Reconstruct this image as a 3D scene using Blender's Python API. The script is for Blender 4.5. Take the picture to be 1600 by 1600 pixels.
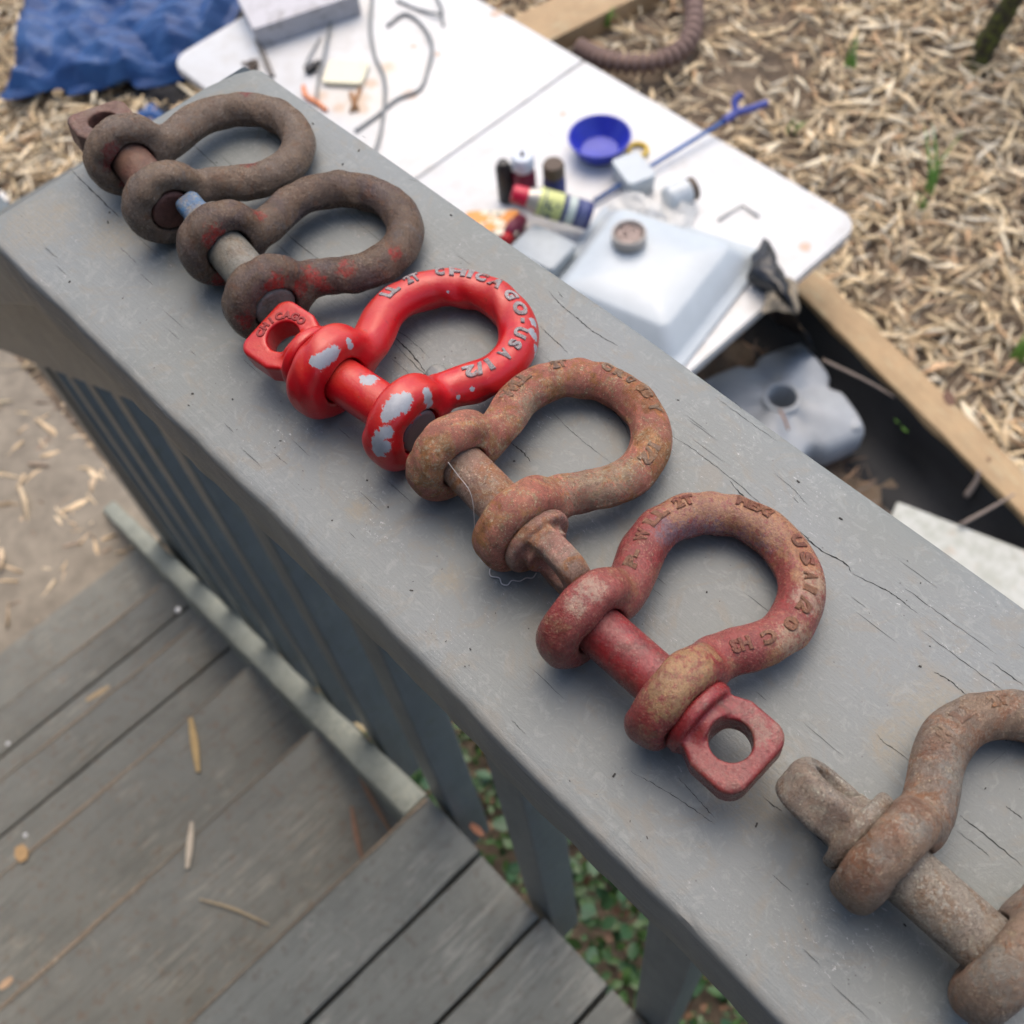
import bpy, math, random
import numpy as np
from mathutils import Vector, Matrix
from mathutils.bvhtree import BVHTree

random.seed(7); rng = np.random.default_rng(11)
R_ = math.radians
sc = bpy.context.scene
for o in list(bpy.data.objects): bpy.data.objects.remove(o)
C = sc.collection

# ------------------------------------------------------------------ camera
# world: rail cap top is z = 0, X runs along the rail, Y across it (garden side +)
def rod(r):
    t = np.linalg.norm(r); k = r / t
    K = np.array([[0, -k[2], k[1]], [k[2], 0, -k[0]], [-k[1], k[0], 0]])
    return np.eye(3) + np.sin(t) * K + (1 - np.cos(t)) * K @ K
CR = rod(np.array([2.4450866465837016, 1.013047892905667, -0.38234994592224386]))
CC = np.array([0.4048020858512422, -0.05267786474781458, 0.30143472986387243])
CF = 1699.0463
cam_d = bpy.data.cameras.new('camera'); cam = bpy.data.objects.new('camera', cam_d); C.objects.link(cam)
cam.matrix_world = Matrix(((CR[0][0], -CR[1][0], -CR[2][0], CC[0]), (CR[0][1], -CR[1][1], -CR[2][1], CC[1]),
                           (CR[0][2], -CR[1][2], -CR[2][2], CC[2]), (0, 0, 0, 1)))
cam_d.sensor_width = 36; cam_d.sensor_height = 36; cam_d.sensor_fit = 'HORIZONTAL'
cam_d.lens = CF / 1600 * 36; cam_d.clip_start = 0.01; cam_d.clip_end = 300
cam_d.dof.use_dof = True; cam_d.dof.focus_distance = 0.330; cam_d.dof.aperture_fstop = 17
sc.camera = cam
sc.render.engine = 'CYCLES'

def at(px, py, z=None, y=None, x=None):
    """the point of the place seen at a photo pixel, on a plane of known height (or depth)"""
    d = CR.T @ np.array([(px - 800) / CF, (py - 800) / CF, 1.0])
    t = (z - CC[2]) / d[2] if z is not None else ((y - CC[1]) / d[1] if y is not None else (x - CC[0]) / d[0])
    return Vector(CC + t * d)

# ------------------------------------------------------------------ light
SUN_EL, SUN_AZ = 64, 125          # degrees; azimuth from +X towards +Y
w = bpy.data.worlds.new('World'); sc.world = w; w.use_nodes = True
nt = w.node_tree; nt.nodes.clear()
sky = nt.nodes.new('ShaderNodeTexSky'); sky.sky_type = 'NISHITA'; sky.sun_disc = False
sky.sun_elevation = R_(SUN_EL); sky.sun_rotation = R_(90 - SUN_AZ); sky.air_density = 1.0; sky.dust_density = 3.5; sky.ozone_density = 0.6
bg = nt.nodes.new('ShaderNodeBackground'); bg.inputs['Strength'].default_value = 0.14
wo = nt.nodes.new('ShaderNodeOutputWorld')
nt.links.new(sky.outputs[0], bg.inputs[0]); nt.links.new(bg.outputs[0], wo.inputs[0])
sd = bpy.data.lights.new('sun', 'SUN'); sd.energy = 0.95; sd.angle = R_(62); sd.color = (1.0, 0.86, 0.68)
sun = bpy.data.objects.new('sun', sd); C.objects.link(sun)
dv = Vector((math.cos(R_(SUN_EL)) * math.cos(R_(SUN_AZ)), math.cos(R_(SUN_EL)) * math.sin(R_(SUN_AZ)), math.sin(R_(SUN_EL))))
sun.rotation_euler = dv.to_track_quat('Z', 'Y').to_euler(); sun.location = (0, 2, 5)
sc.view_settings.view_transform = 'Standard'; sc.view_settings.look = 'None'
sc.view_settings.exposure = 0.90; sc.view_settings.gamma = 1; sc.view_settings.use_curve_mapping = False

# ------------------------------------------------------------------ materials
class G:
    """small node-graph writer"""
    def __init__(s, name, scale=1000.0, rnd=True, coord='Object'):
        s.m = bpy.data.materials.new(name); s.m.use_nodes = True; s.t = s.m.node_tree; s.t.nodes.clear()
        s.out = s.n('ShaderNodeOutputMaterial'); s.b = s.n('ShaderNodeBsdfPrincipled'); s.l(s.b.outputs[0], s.out.inputs[0])
        tc = s.n('ShaderNodeTexCoord'); s.geo = s.n('ShaderNodeNewGeometry'); s.obj = tc.outputs[coord]
        v = s.vm('SCALE', tc.outputs[coord], sc_=scale)
        if rnd:
            oi = s.n('ShaderNodeObjectInfo'); s.rand = oi.outputs['Random']
            a = s.n('ShaderNodeCombineXYZ'); k = s.math('MULTIPLY', s.rand, 731.0)
            for i in range(3): s.l(k, a.inputs[i])
            v = s.vm('ADD', v, a.outputs[0])
        s.v = v
    def n(s, t): return s.t.nodes.new(t)
    def l(s, a, b): s.t.links.new(a, b)
    def put(s, sock, val):
        if isinstance(val, bpy.types.NodeSocket): s.l(val, sock)
        else:
            if isinstance(val, tuple) and len(val) == 3 and sock.type == 'RGBA': val = (*val, 1)
            sock.default_value = val
    def vm(s, op, a, b=None, sc_=None):
        n = s.n('ShaderNodeVectorMath'); n.operation = op; s.put(n.inputs[0], a)
        if b is not None: s.put(n.inputs[1], b)
        if sc_ is not None: s.put(n.inputs[3], sc_)
        return n.outputs['Value'] if op in ('LENGTH', 'DISTANCE', 'DOT_PRODUCT') else n.outputs[0]
    def math(s, op, a, b=0.0, clamp=False):
        n = s.n('ShaderNodeMath'); n.operation = op; n.use_clamp = clamp; s.put(n.inputs[0], a); s.put(n.inputs[1], b); return n.outputs[0]
    def stretch(s, x, y, z, v=None):
        return s.vm('MULTIPLY', v or s.v, (x, y, z))
    def noise(s, scale, detail=4.0, rough=0.55, v=None, dist=0.0):
        n = s.n('ShaderNodeTexNoise'); s.put(n.inputs['Vector'], v or s.v); n.inputs['Scale'].default_value = scale
        n.inputs['Detail'].default_value = detail; n.inputs['Roughness'].default_value = rough; n.inputs['Distortion'].default_value = dist
        return n.outputs[0]
    def voro(s, scale, v=None, feature='F1', out=0):
        n = s.n('ShaderNodeTexVoronoi'); n.feature = feature; s.put(n.inputs['Vector'], v or s.v); n.inputs['Scale'].default_value = scale
        return n.outputs[out]
    def step(s, x, lo, hi):
        n = s.n('ShaderNodeMapRange'); n.clamp = True; n.interpolation_type = 'SMOOTHSTEP'
        s.put(n.inputs[0], x); n.inputs[1].default_value = lo; n.inputs[2].default_value = hi; return n.outputs[0]
    def mix(s, f, a, b, mode='MIX'):
        n = s.n('ShaderNodeMix'); n.data_type = 'RGBA'; n.blend_type = mode
        s.put(n.inputs[0], f); s.put(n.inputs[6], a); s.put(n.inputs[7], b); return n.outputs[2]
    def bump(s, h, dist, strength=1.0, nrm=None):
        n = s.n('ShaderNodeBump'); s.put(n.inputs['Height'], h); n.inputs['Distance'].default_value = dist
        n.inputs['Strength'].default_value = strength
        if nrm is not None: s.l(nrm, n.inputs['Normal'])
        return n.outputs[0]
    def end(s, col, rough=0.6, nrm=None, metal=0.0, spec=0.5, **kw):
        s.put(s.b.inputs['Base Color'], col); s.put(s.b.inputs['Roughness'], rough); s.put(s.b.inputs['Metallic'], metal)
        s.b.inputs['Specular IOR Level'].default_value = spec
        if nrm is not None: s.l(nrm, s.b.inputs['Normal'])
        for k, v in kw.items(): s.put(s.b.inputs[k.replace('_', ' ')], v)
        return s.m

def plain(name, col, rough=0.5, var=0.12, scale=0.05, metal=0.0, spec=0.5, **kw):
    g = G(name); f = g.noise(scale, 5, 0.6)
    c2 = tuple(c * (1 - var * 2) for c in col); c1 = tuple(min(1, c * (1 + var)) for c in col)
    return g.end(g.mix(f, c1, c2), rough, g.bump(g.noise(0.6, 4), 0.0004, 0.3), metal, spec, **kw)

# ------------------------------------------------------------------ mesh helpers
def link(name, me, mat=None, parent=None, smooth=False):
    o = bpy.data.objects.new(name, me); C.objects.link(o)
    if mat is not None and len(me.materials) == 0: me.materials.append(mat)
    if parent is not None: o.parent = parent
    if smooth: me.polygons.foreach_set('use_smooth', [True] * len(me.polygons))
    return o
def empty(name, loc=(0, 0, 0), rz=0.0):
    o = bpy.data.objects.new(name, None); C.objects.link(o); o.location = loc; o.rotation_euler = (0, 0, rz)
    o.empty_display_size = 0.02; return o
def tag(o, label=None, cat=None, group=None, kind=None):
    if label: o['label'] = label
    if cat: o['category'] = cat
    if group: o['group'] = group
    if kind: o['kind'] = kind
    return o
class MB:
    def __init__(s): s.v = []; s.f = []
    def add(s, vs, fs):
        k = len(s.v); s.v += [tuple(p) for p in vs]; s.f += [tuple(i + k for i in f) for f in fs]; return s
    def box(s, c, size, M=None):
        h = [x / 2 for x in size]; vs = []
        for a in (-1, 1):
            for b in (-1, 1):
                for d in (-1, 1):
                    p = Vector((a * h[0], b * h[1], d * h[2])); p = (M @ p) if M else p; vs.append(p + Vector(c))
        return s.add(vs, [(0, 1, 3, 2), (4, 6, 7, 5), (0, 4, 5, 1), (2, 3, 7, 6), (0, 2, 6, 4), (1, 5, 7, 3)])
    def tube(s, pts, r, n=8, cap=True, closed=False):
        pts = [Vector(p) for p in pts]; m = len(pts); rs = r if isinstance(r, (list, tuple)) else [r] * m
        vs = []; up = Vector((0, 0, 1)); prev = None
        for i, p in enumerate(pts):
            if closed: t = pts[(i + 1) % m] - pts[i - 1]
            else: t = pts[min(i + 1, m - 1)] - pts[max(i - 1, 0)]
            t.normalize()
            a = prev - t * prev.dot(t) if prev is not None else (up.cross(t) if abs(t.z) < 0.9 else Vector((1, 0, 0)).cross(t))
            a.normalize(); prev = a; b = t.cross(a)
            for k in range(n):
                q = 2 * math.pi * k / n; vs.append(p + (a * math.cos(q) + b * math.sin(q)) * rs[i])
        fs = []
        for i in range(m if closed else m - 1):
            j = (i + 1) % m
            for k in range(n): fs.append((i * n + k, i * n + (k + 1) % n, j * n + (k + 1) % n, j * n + k))
        if cap and not closed: fs += [tuple(range(n - 1, -1, -1)), tuple((m - 1) * n + k for k in range(n))]
        return s.add(vs, fs)
    def lathe(s, prof, M=None, n=40):
        """prof: list of (radius, height) turned about local Z"""
        M = M or Matrix(); vs = []; fs = []; m = len(prof)
        for (r, h) in prof:
            for k in range(n):
                q = 2 * math.pi * k / n; vs.append(M @ Vector((r * math.cos(q), r * math.sin(q), h)))
        for i in range(m - 1):
            for k in range(n): fs.append((i * n + k, i * n + (k + 1) % n, (i + 1) * n + (k + 1) % n, (i + 1) * n + k))
        fs += [tuple(range(n - 1, -1, -1)), tuple((m - 1) * n + k for k in range(n))]
        return s.add(vs, fs)
    def prism(s, outline, z0, z1):
        n = len(outline); vs = [(x, y, z0) for x, y in outline] + [(x, y, z1) for x, y in outline]
        return s.add(vs, [tuple(range(n - 1, -1, -1)), tuple(range(n, 2 * n))] + [(k, (k + 1) % n, n + (k + 1) % n, n + k) for k in range(n)])
    def mesh(s, name):
        me = bpy.data.meshes.new(name); me.from_pydata(s.v, [], s.f); me.update(); return me
    def obj(s, name, mat, parent=None, smooth=False): return link(name, s.mesh(name), mat, parent, smooth)
def auto(o, ang=35):
    """smooth shading that keeps sharp edges"""
    me = o.data; me.polygons.foreach_set('use_smooth', [True] * len(me.polygons)); me.set_sharp_from_angle(angle=R_(ang)); return o
def catmull(P, n=8):
    P = [Vector(p) for p in P]; Q = [P[0] * 2 - P[1]] + P + [P[-1] * 2 - P[-2]]; out = []
    for i in range(1, len(Q) - 2):
        for k in range(n):
            t = k / n; a, b, c, d = Q[i - 1], Q[i], Q[i + 1], Q[i + 2]
            out.append(0.5 * (2 * b + (c - a) * t + (2 * a - 5 * b + 4 * c - d) * t * t + (3 * b - a - 3 * c + d) * t ** 3))
    out.append(P[-1]); return out
def board_mesh(name, L, W, T, r=0.004, seg=None, warp=0.0008, corner=0.0, seed=0):
    """rounded-edge board, local x = length 0..L, y = 0..W, z = -T..0 (top at 0)"""
    rg = random.Random(seed); sec = []
    for (cy, cz, a0) in ((W - r, -r, 0), (r, -r, 90), (r, -T + r, 180), (W - r, -T + r, 270)):
        for k in range(4):
            a = R_(a0 + 30 * k); sec.append((cy + r * math.cos(a), cz + r * math.sin(a)))
    nseg = seg or max(2, int(L / 0.04)); xs = [0.0015] + [L * k / nseg for k in range(1, nseg)] + [L - 0.0015]
    vs = []; n = len(sec)
    ph = [rg.uniform(0, 6) for _ in range(8)]
    for xi, x in enumerate(xs):
        for k, (y, z) in enumerate(sec):
            d = warp * (math.sin(x * 21 + ph[k % 8]) * 0.6 + math.sin(x * 57 + ph[(k + 3) % 8]) * 0.4)
            xx = x
            if corner and k < 4 and False: pass
            vs.append((xx, y + (d if y > W / 2 else -d) * 0.5, z + d * 0.3))
    fs = []
    for i in range(len(xs) - 1):
        for k in range(n): fs.append((i * n + k, (i + 1) * n + k, (i + 1) * n + (k + 1) % n, i * n + (k + 1) % n))
    fs += [tuple(range(n)), tuple((len(xs) - 1) * n + k for k in range(n - 1, -1, -1))]
    me = bpy.data.meshes.new(name); me.from_pydata(vs, [], fs); me.update(); return me

# ------------------------------------------------------------------ wood / ground materials
def wood_paint(name, base, worn, grain=0.35, dirt=(0.10, 0.085, 0.065), dirt_amt=0.5, rough=0.62, bump=0.5, light=0.25, streak=0.32):
    g = G(name)
    fine = g.noise(0.9, 5, 0.65, g.stretch(0.05, 1, 1)); big = g.noise(0.018, 4, 0.55); mid = g.noise(0.09, 5, 0.6)
    blot = g.noise(0.05, 6, 0.7, dist=1.2)
    c = g.mix(g.step(big, 0.3, 0.75), base, tuple(x * 0.84 for x in base))
    c = g.mix(g.math('MULTIPLY', g.step(blot, 0.55, 0.72), light), c, worn)
    c = g.mix(g.math('MULTIPLY', g.step(mid, 0.52, 0.75), dirt_amt), c, dirt)
    c = g.mix(g.math('MULTIPLY', g.step(fine, 0.55, 0.72), grain), c, tuple(x * 0.45 for x in base))
    st1 = g.noise(0.11, 5, 0.7, g.stretch(0.09, 1, 1)); c = g.mix(g.math('MULTIPLY', g.step(st1, 0.50, 0.64), streak), c, tuple(x * 0.50 for x in base))
    st2 = g.noise(0.16, 5, 0.7, g.stretch(0.10, 1, 1)); reg = g.noise(0.010, 3, 0.6); c = g.mix(g.math('MULTIPLY', g.math('MULTIPLY', g.step(st2, 0.50, 0.60), g.step(reg, 0.46, 0.60)), streak), c, tuple(min(.5, x * 1.5) for x in worn))
    st3 = g.noise(0.05, 5, 0.75, g.stretch(0.35, 1, 1)); c = g.mix(g.math('MULTIPLY', g.step(st3, 0.60, 0.68), streak * .9), c, dirt)
    sp = g.noise(0.9, 2, 0.5); c = g.mix(g.math('MULTIPLY', g.step(sp, 0.70, 0.76), 0.5), c, (0.05, 0.045, 0.04))
    n1 = g.bump(fine, 0.0006, bump); n2 = g.bump(g.noise(1.6, 3, 0.6), 0.0002, 0.5, n1)
    return g.end(c, g.math('ADD', g.math('MULTIPLY', blot, 0.25), rough - 0.12), n2, 0, 0.4)

def spots(g, c, rr, pts, col, rough=None, fuzz=0.9, fs=0.35, amt=1.0, edge=0.12, hard=False):
    """patches with a ragged outline round given local points (metres)"""
    mm = g.vm('SCALE', g.obj, sc_=1000.0)
    nz = g.math('MULTIPLY', g.math('SUBTRACT', g.noise(fs, 6, 0.78, mm), 0.5), fuzz * 2.6)
    if not hard: amt = g.math('MULTIPLY', g.step(g.noise(0.55, 6, 0.8, mm), 0.36, 0.54), amt)
    acc = None
    for (p, r) in pts:
        d = g.math('DIVIDE', g.vm('DISTANCE', g.obj, tuple(p)), r)
        acc = d if acc is None else g.math('MINIMUM', acc, d)
    m = g.step(g.math('ADD', acc, nz), 1.0 + edge / 2, 1.0 - edge / 2)
    m = g.math('MULTIPLY', m, amt)
    c = g.mix(m, c, col)
    if rough is not None:
        n = g.n('ShaderNodeMix'); n.data_type = 'FLOAT'; g.put(n.inputs[0], m); g.put(n.inputs[2], rr); n.inputs[3].default_value = rough; rr = n.outputs[0]
    return c, rr

def rail_paint():
    g = G('rail_grey_paint', rnd=False)
    fine = g.noise(0.8, 6, 0.7, g.stretch(0.06, 1, 1)); big = g.noise(0.012, 3, 0.5); mid = g.noise(0.05, 5, 0.65)
    c = g.mix(g.step(big, 0.35, 0.7), (0.182, 0.198, 0.198), (0.170, 0.183, 0.172))
    # paint gone thin and pale where hands rub, strongest on the inner half of the board
    mot = g.noise(0.16, 7, 0.75, dist=1.5); c = g.mix(g.math('MULTIPLY', g.step(mot, 0.50, 0.64), 0.40), c, (0.285, 0.298, 0.280))
    m3 = g.noise(0.045, 4, 0.7, dist=2); c = g.mix(g.math('MULTIPLY', g.step(m3, 0.50, 0.68), 0.50), c, (0.205, 0.185, 0.150))
    m4 = g.noise(0.3, 5, 0.7); c = g.mix(g.math('MULTIPLY', g.step(m4, 0.58, 0.72), 0.35), c, (0.17, 0.165, 0.15))
    # pale scrapes
    sc1 = g.noise(0.5, 6, 0.8, g.stretch(0.5, 1, 1), dist=2.5); reg = g.noise(0.03, 2, 0.5)
    c = g.mix(g.math('MULTIPLY', g.math('MULTIPLY', g.step(sc1, 0.60, 0.66), g.step(reg, 0.5, 0.62)), 0.75), c, (0.60, 0.60, 0.58))
    # grain
    c = g.mix(g.math('MULTIPLY', g.step(fine, 0.56, 0.74), 0.33), c, (0.13, 0.14, 0.14))
    # dirt specks
    vd = g.voro(0.30); sz = g.noise(0.08, 2); c = g.mix(g.math('MULTIPLY', g.step(g.math('ADD', vd, g.math('MULTIPLY', sz, 0.4)), 0.26, 0.20), .6), c, (0.06, 0.055, 0.05))
    # rough sawn edge of the board: worn bright line on the arris, blue-grey shade painted into the side face
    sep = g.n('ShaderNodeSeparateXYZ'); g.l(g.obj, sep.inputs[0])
    ed = g.noise(0.25, 5, 0.8, g.stretch(0.12, 1, 1))
    near = g.step(g.math('ADD', sep.outputs[1], g.math('MULTIPLY', ed, 0.006)), 0.0085, 0.004)
    c = g.mix(g.math('MULTIPLY', near, 0.45), c, (0.31, 0.30, 0.27))
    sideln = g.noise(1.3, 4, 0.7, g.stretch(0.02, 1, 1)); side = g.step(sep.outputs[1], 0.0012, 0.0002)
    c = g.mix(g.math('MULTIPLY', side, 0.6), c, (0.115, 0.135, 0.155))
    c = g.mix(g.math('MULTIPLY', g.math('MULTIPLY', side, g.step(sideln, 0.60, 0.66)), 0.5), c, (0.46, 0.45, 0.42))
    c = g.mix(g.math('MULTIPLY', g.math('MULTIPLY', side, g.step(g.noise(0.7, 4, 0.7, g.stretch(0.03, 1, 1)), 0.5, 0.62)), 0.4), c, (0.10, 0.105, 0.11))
    st = [(at(1188, 1240, z=0), .011), (at(1255, 1262, z=0), .008), (at(1392, 1160, z=0), .006), (at(700, 905, z=0), .004), (at(560, 795, z=0), .004), (at(1460, 1110, z=0), .010), (at(190, 360, z=0), .012), (at(60, 345, z=0), .015), (at(640, 470, z=0), .010)]
    c, _ = spots(g, c, .5, st, (0.26, 0.21, 0.13), None, 1.0, .12, .38, 1.2)
    h = g.math('ADD', g.math('MULTIPLY', fine, 0.7), g.math('MULTIPLY', mot, 0.5))
    n1 = g.bump(h, 0.0007, 0.45); n2 = g.bump(g.noise(1.4, 4, 0.7), 0.00022, 0.6, n1)
    r = g.math('ADD', g.math('MULTIPLY', mot, 0.35), 0.28)
    return g.end(c, r, n2, 0, 0.45)
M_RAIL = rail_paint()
M_DECK = wood_paint('deck_worn_grey_stain', (0.155, 0.163, 0.148), (0.24, 0.24, 0.215), 0.6, (0.10, 0.080, 0.062), 0.6, 0.65, 0.9, 0.55)
M_STEP = wood_paint('step_worn_grey_stain', (0.165, 0.166, 0.145), (0.25, 0.235, 0.19), 0.6, (0.15, 0.10, 0.066), 0.8, 0.65, 0.9, 0.55)
M_BARE = wood_paint('bare_worn_nosing', (0.24, 0.185, 0.13), (0.30, 0.26, 0.20), 0.5, (0.10, 0.07, 0.05), 0.5, 0.8, 0.8, 0.4)
M_STRING = wood_paint('stringer_mossy_paint', (0.25, 0.265, 0.225), (0.29, 0.28, 0.21), 0.35, (0.10, 0.11, 0.075), 0.4, 0.7, 0.5, 0.5)
M_BAL = wood_paint('baluster_grey_paint', (0.130, 0.158, 0.172), (0.16, 0.18, 0.16), 0.15, (0.085, 0.095, 0.055), 0.45, 0.40, 0.3, 0.2, .2)
M_PINE = wood_paint('new_pine', (0.42, 0.29, 0.155), (0.52, 0.38, 0.22), 0.35, (0.30, 0.15, 0.07), 0.45, 0.65, 0.4, 0.4)
M_CRACK = plain('crack_shadow_dirt', (0.018, 0.018, 0.017), 0.95, 0.2, 0.5)

def ground_mat():
    g = G('mulch_soil', rnd=False)
    a = g.noise(0.012, 6, 0.65); b = g.noise(0.15, 6, 0.8, dist=1.5); d = g.noise(0.002, 3)
    c = g.mix(g.step(b, 0.35, 0.7), (0.12, 0.090, 0.068), (0.34, 0.265, 0.185))
    c = g.mix(g.math('MULTIPLY', g.step(a, 0.5, 0.66), 0.5), c, (0.055, 0.045, 0.038))
    return g.end(c, 0.95, g.bump(b, 0.008, 0.8), 0, 0.2)
M_GROUND = ground_mat()
def chip_mat():
    g = G('wood_chip', rnd=False); at_ = g.n('ShaderNodeAttribute'); at_.attribute_name = 'tint'
    f = g.noise(0.35, 4, 0.7)
    c = g.mix(g.math('MULTIPLY', g.step(f, .48, .75), 0.4), at_.outputs['Color'], (0.26, 0.19, 0.12))
    return g.end(c, 0.85, g.bump(f, 0.001, 0.4), 0, 0.3)
M_CHIP = chip_mat()

# ------------------------------------------------------------------ forged steel materials
def rust_mat(name, paint, paint2, rust, crust, p_amt=0.5, r_amt=0.5, c_amt=0.4, rough=0.6, bump=0.6, extra=None, dust=0.30, speck=0.5, dark=0.72, steel=0.35, fleck=0.0, fcol=(0.62, 0.52, 0.36), ocol=None):
    g = G(name); k_ = lambda c, f=dark: tuple(x * f for x in c)
    n1 = g.noise(0.07, 7, 0.72, dist=0.8); n2 = g.noise(0.19, 7, 0.75, dist=0.8); n3 = g.noise(0.62, 6, 0.78); n4 = g.noise(0.05, 4, 0.6)
    c = g.mix(g.step(n4, 0.40, 0.60), k_(paint), k_(paint2))
    c = g.mix(g.math('MULTIPLY', g.step(n3, 0.40, 0.62), 0.35), c, k_(paint, dark * .55))
    c = g.mix(g.math('MULTIPLY', g.step(n1, 0.60 - 0.24 * r_amt, 0.66 - 0.14 * r_amt), 0.9), c, k_(rust))
    c = g.mix(g.math('MULTIPLY', g.step(n2, 0.54, 0.64), 0.42), c, k_(rust, dark * .45))
    m = g.math('ADD', g.math('MULTIPLY', n2, 0.5), g.math('MULTIPLY', n3, 0.5))
    cr = g.step(m, 0.64 - 0.17 * c_amt, 0.68 - 0.11 * c_amt)
    c = g.mix(g.math('MULTIPLY', cr, 0.85), c, crust)
    sp = g.noise(1.5, 4, 0.75); c = g.mix(g.math('MULTIPLY', g.math('MULTIPLY', g.step(sp, 0.57, 0.63), g.step(n2, 0.40, 0.58)), speck), c, tuple(min(1, x * 1.75 + 0.06) for x in crust))
    rr = g.math('ADD', g.math('MULTIPLY', n2, 0.35), rough - 0.2)
    gm = g.noise(0.10, 6, 0.75, dist=1.2); c = g.mix(g.math('MULTIPLY', g.step(gm, 0.56, 0.66), steel), c, (0.20, 0.20, 0.21))
    if ocol: c = g.mix(g.math('MULTIPLY', g.step(g.noise(0.085, 7, 0.75, dist=1.4), 0.55, 0.61), 0.8), c, ocol)
    if extra: c, rr = extra(g, c, rr)
    vv = g.noise(0.13, 5, 0.7, dist=.8); c = g.mix(g.math('MULTIPLY', g.step(vv, 0.60, 0.36), 0.5), c, g.mix(1.0, c, (0.50, 0.46, 0.48), 'MULTIPLY'))
    li = g.noise(0.33, 6, 0.8); c = g.mix(g.math('MULTIPLY', g.step(li, 0.54, 0.66), 0.5), c, g.mix(1.0, c, (1.7, 1.65, 1.55), 'MULTIPLY'))
    pit = g.noise(0.85, 5, 0.8); c = g.mix(g.math('MULTIPLY', g.step(pit, 0.56, 0.64), 0.50), c, k_(rust, .28))
    sep = g.n('ShaderNodeSeparateXYZ'); g.l(g.geo.outputs['Normal'], sep.inputs[0])
    du = g.math('MULTIPLY', g.step(sep.outputs[2], 0.45, 1.0), g.step(g.noise(0.12, 6, 0.75), 0.38, 0.62))
    c = g.mix(g.math('MULTIPLY', du, dust), c, (0.25, 0.175, 0.11))
    if fleck:
        fl = g.math('MULTIPLY', g.step(g.noise(0.75, 7, 0.85, dist=.6), 0.535, 0.575), g.step(g.noise(0.07, 4, 0.65, dist=.8), 0.44, 0.58))
        c = g.mix(g.math('MULTIPLY', fl, fleck), c, fcol)
        dk = g.math('MULTIPLY', g.step(g.noise(0.6, 7, 0.85, dist=.8), 0.56, 0.60), g.step(g.noise(0.09, 4, 0.65), 0.46, 0.58))
        c = g.mix(g.math('MULTIPLY', dk, fleck * .8), c, k_(rust, .30))
    h = g.math('ADD', g.math('MULTIPLY', n2, 1.0), g.math('MULTIPLY', n3, 0.8)); h = g.math('ADD', h, g.math('MULTIPLY', cr, 0.35))
    nn = g.bump(h, 0.0034, min(1, bump * 1.25)); nn = g.bump(g.math('SUBTRACT', 1.0, pit), 0.0011, min(1, bump * 1.3), nn); nn = g.bump(g.noise(1.9, 3, 0.7), 0.00035, min(1, bump), nn)
    rr = g.math('ADD', g.math('MULTIPLY', rr, .75), g.math('MULTIPLY', g.step(m, 0.46, 0.60), .30))
    return g.end(c, rr, nn, 0, 0.5)

# ------------------------------------------------------------------ SDF meshing (numpy surface nets), millimetres
def surface_nets(fn, lo, hi, h):
    ax = [np.arange(lo[i], hi[i] + h, h) for i in range(3)]
    X, Y, Z = np.meshgrid(*ax, indexing='ij'); V = fn(np.stack([X, Y, Z], -1).reshape(-1, 3)).reshape(X.shape)
    S = V < 0; nx, ny, nz = V.shape; corners = [(a, b, c) for a in (0, 1) for b in (0, 1) for c in (0, 1)]
    cs = lambda A, c: A[c[0]:nx - 1 + c[0], c[1]:ny - 1 + c[1], c[2]:nz - 1 + c[2]]
    cnt = sum(cs(S, c).astype(int) for c in corners); act = (cnt > 0) & (cnt < 8)
    idx = np.full(act.shape, -1); I = np.argwhere(act); idx[act] = np.arange(len(I))
    acc = np.zeros((len(I), 3)); num = np.zeros(len(I))
    for a in corners:
        for k in range(3):
            if a[k]: continue
            b = list(a); b[k] = 1; b = tuple(b)
            va = cs(V, a)[act]; vb = cs(V, b)[act]; m = (va < 0) != (vb < 0)
            t = np.where(m, va / np.where(m, va - vb, 1), 0); p = np.tile(np.array(a, float), (len(I), 1)); p[:, k] = t
            acc[m] += p[m]; num[m] += 1
    P = (I + acc / num[:, None]) * h + np.array(lo)
    F = []
    for k in range(3):
        u, v = (k + 1) % 3, (k + 2) % 3
        sl0 = [slice(None)] * 3; sl1 = [slice(None)] * 3; sl0[k] = slice(0, -1); sl1[k] = slice(1, None)
        A = S[tuple(sl0)]; B = S[tuple(sl1)]; E = np.argwhere(A != B)
        E = E[(E[:, u] > 0) & (E[:, v] > 0) & (E[:, u] < V.shape[u] - 1) & (E[:, v] < V.shape[v] - 1)]
        def cell(du, dv):
            q = E.copy(); q[:, u] -= du; q[:, v] -= dv; return idx[q[:, 0], q[:, 1], q[:, 2]]
        q = np.stack([cell(1, 1), cell(0, 1), cell(0, 0), cell(1, 0)], 1)
        flip = ~A[E[:, 0], E[:, 1], E[:, 2]]; q[flip] = q[flip][:, ::-1]; F.append(q)
    F = np.concatenate(F)
    for _ in range(2):
        d = fn(P); e = 0.15; gr = np.stack([fn(P + np.eye(3)[i] * e) - d for i in range(3)], -1) / e
        P = P - np.clip(d, -h, h)[:, None] * gr / np.maximum((gr ** 2).sum(-1), 0.3)[:, None]
    return P, F
def np_mesh(name, P, F, scale=0.001):
    me = bpy.data.meshes.new(name); me.vertices.add(len(P)); me.vertices.foreach_set('co', (P * scale).ravel())
    me.loops.add(F.size); me.loops.foreach_set('vertex_index', F.ravel()); me.polygons.add(len(F))
    k = F.shape[1]; me.polygons.foreach_set('loop_start', np.arange(len(F)) * k); me.polygons.foreach_set('loop_total', np.full(len(F), k))
    me.polygons.foreach_set('use_smooth', np.ones(len(F), bool)); me.update(); me.validate(); return me
def smin(a, b, k):
    h = np.clip(0.5 + 0.5 * (b - a) / k, 0, 1); return b * (1 - h) + a * h - k * h * (1 - h)
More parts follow.
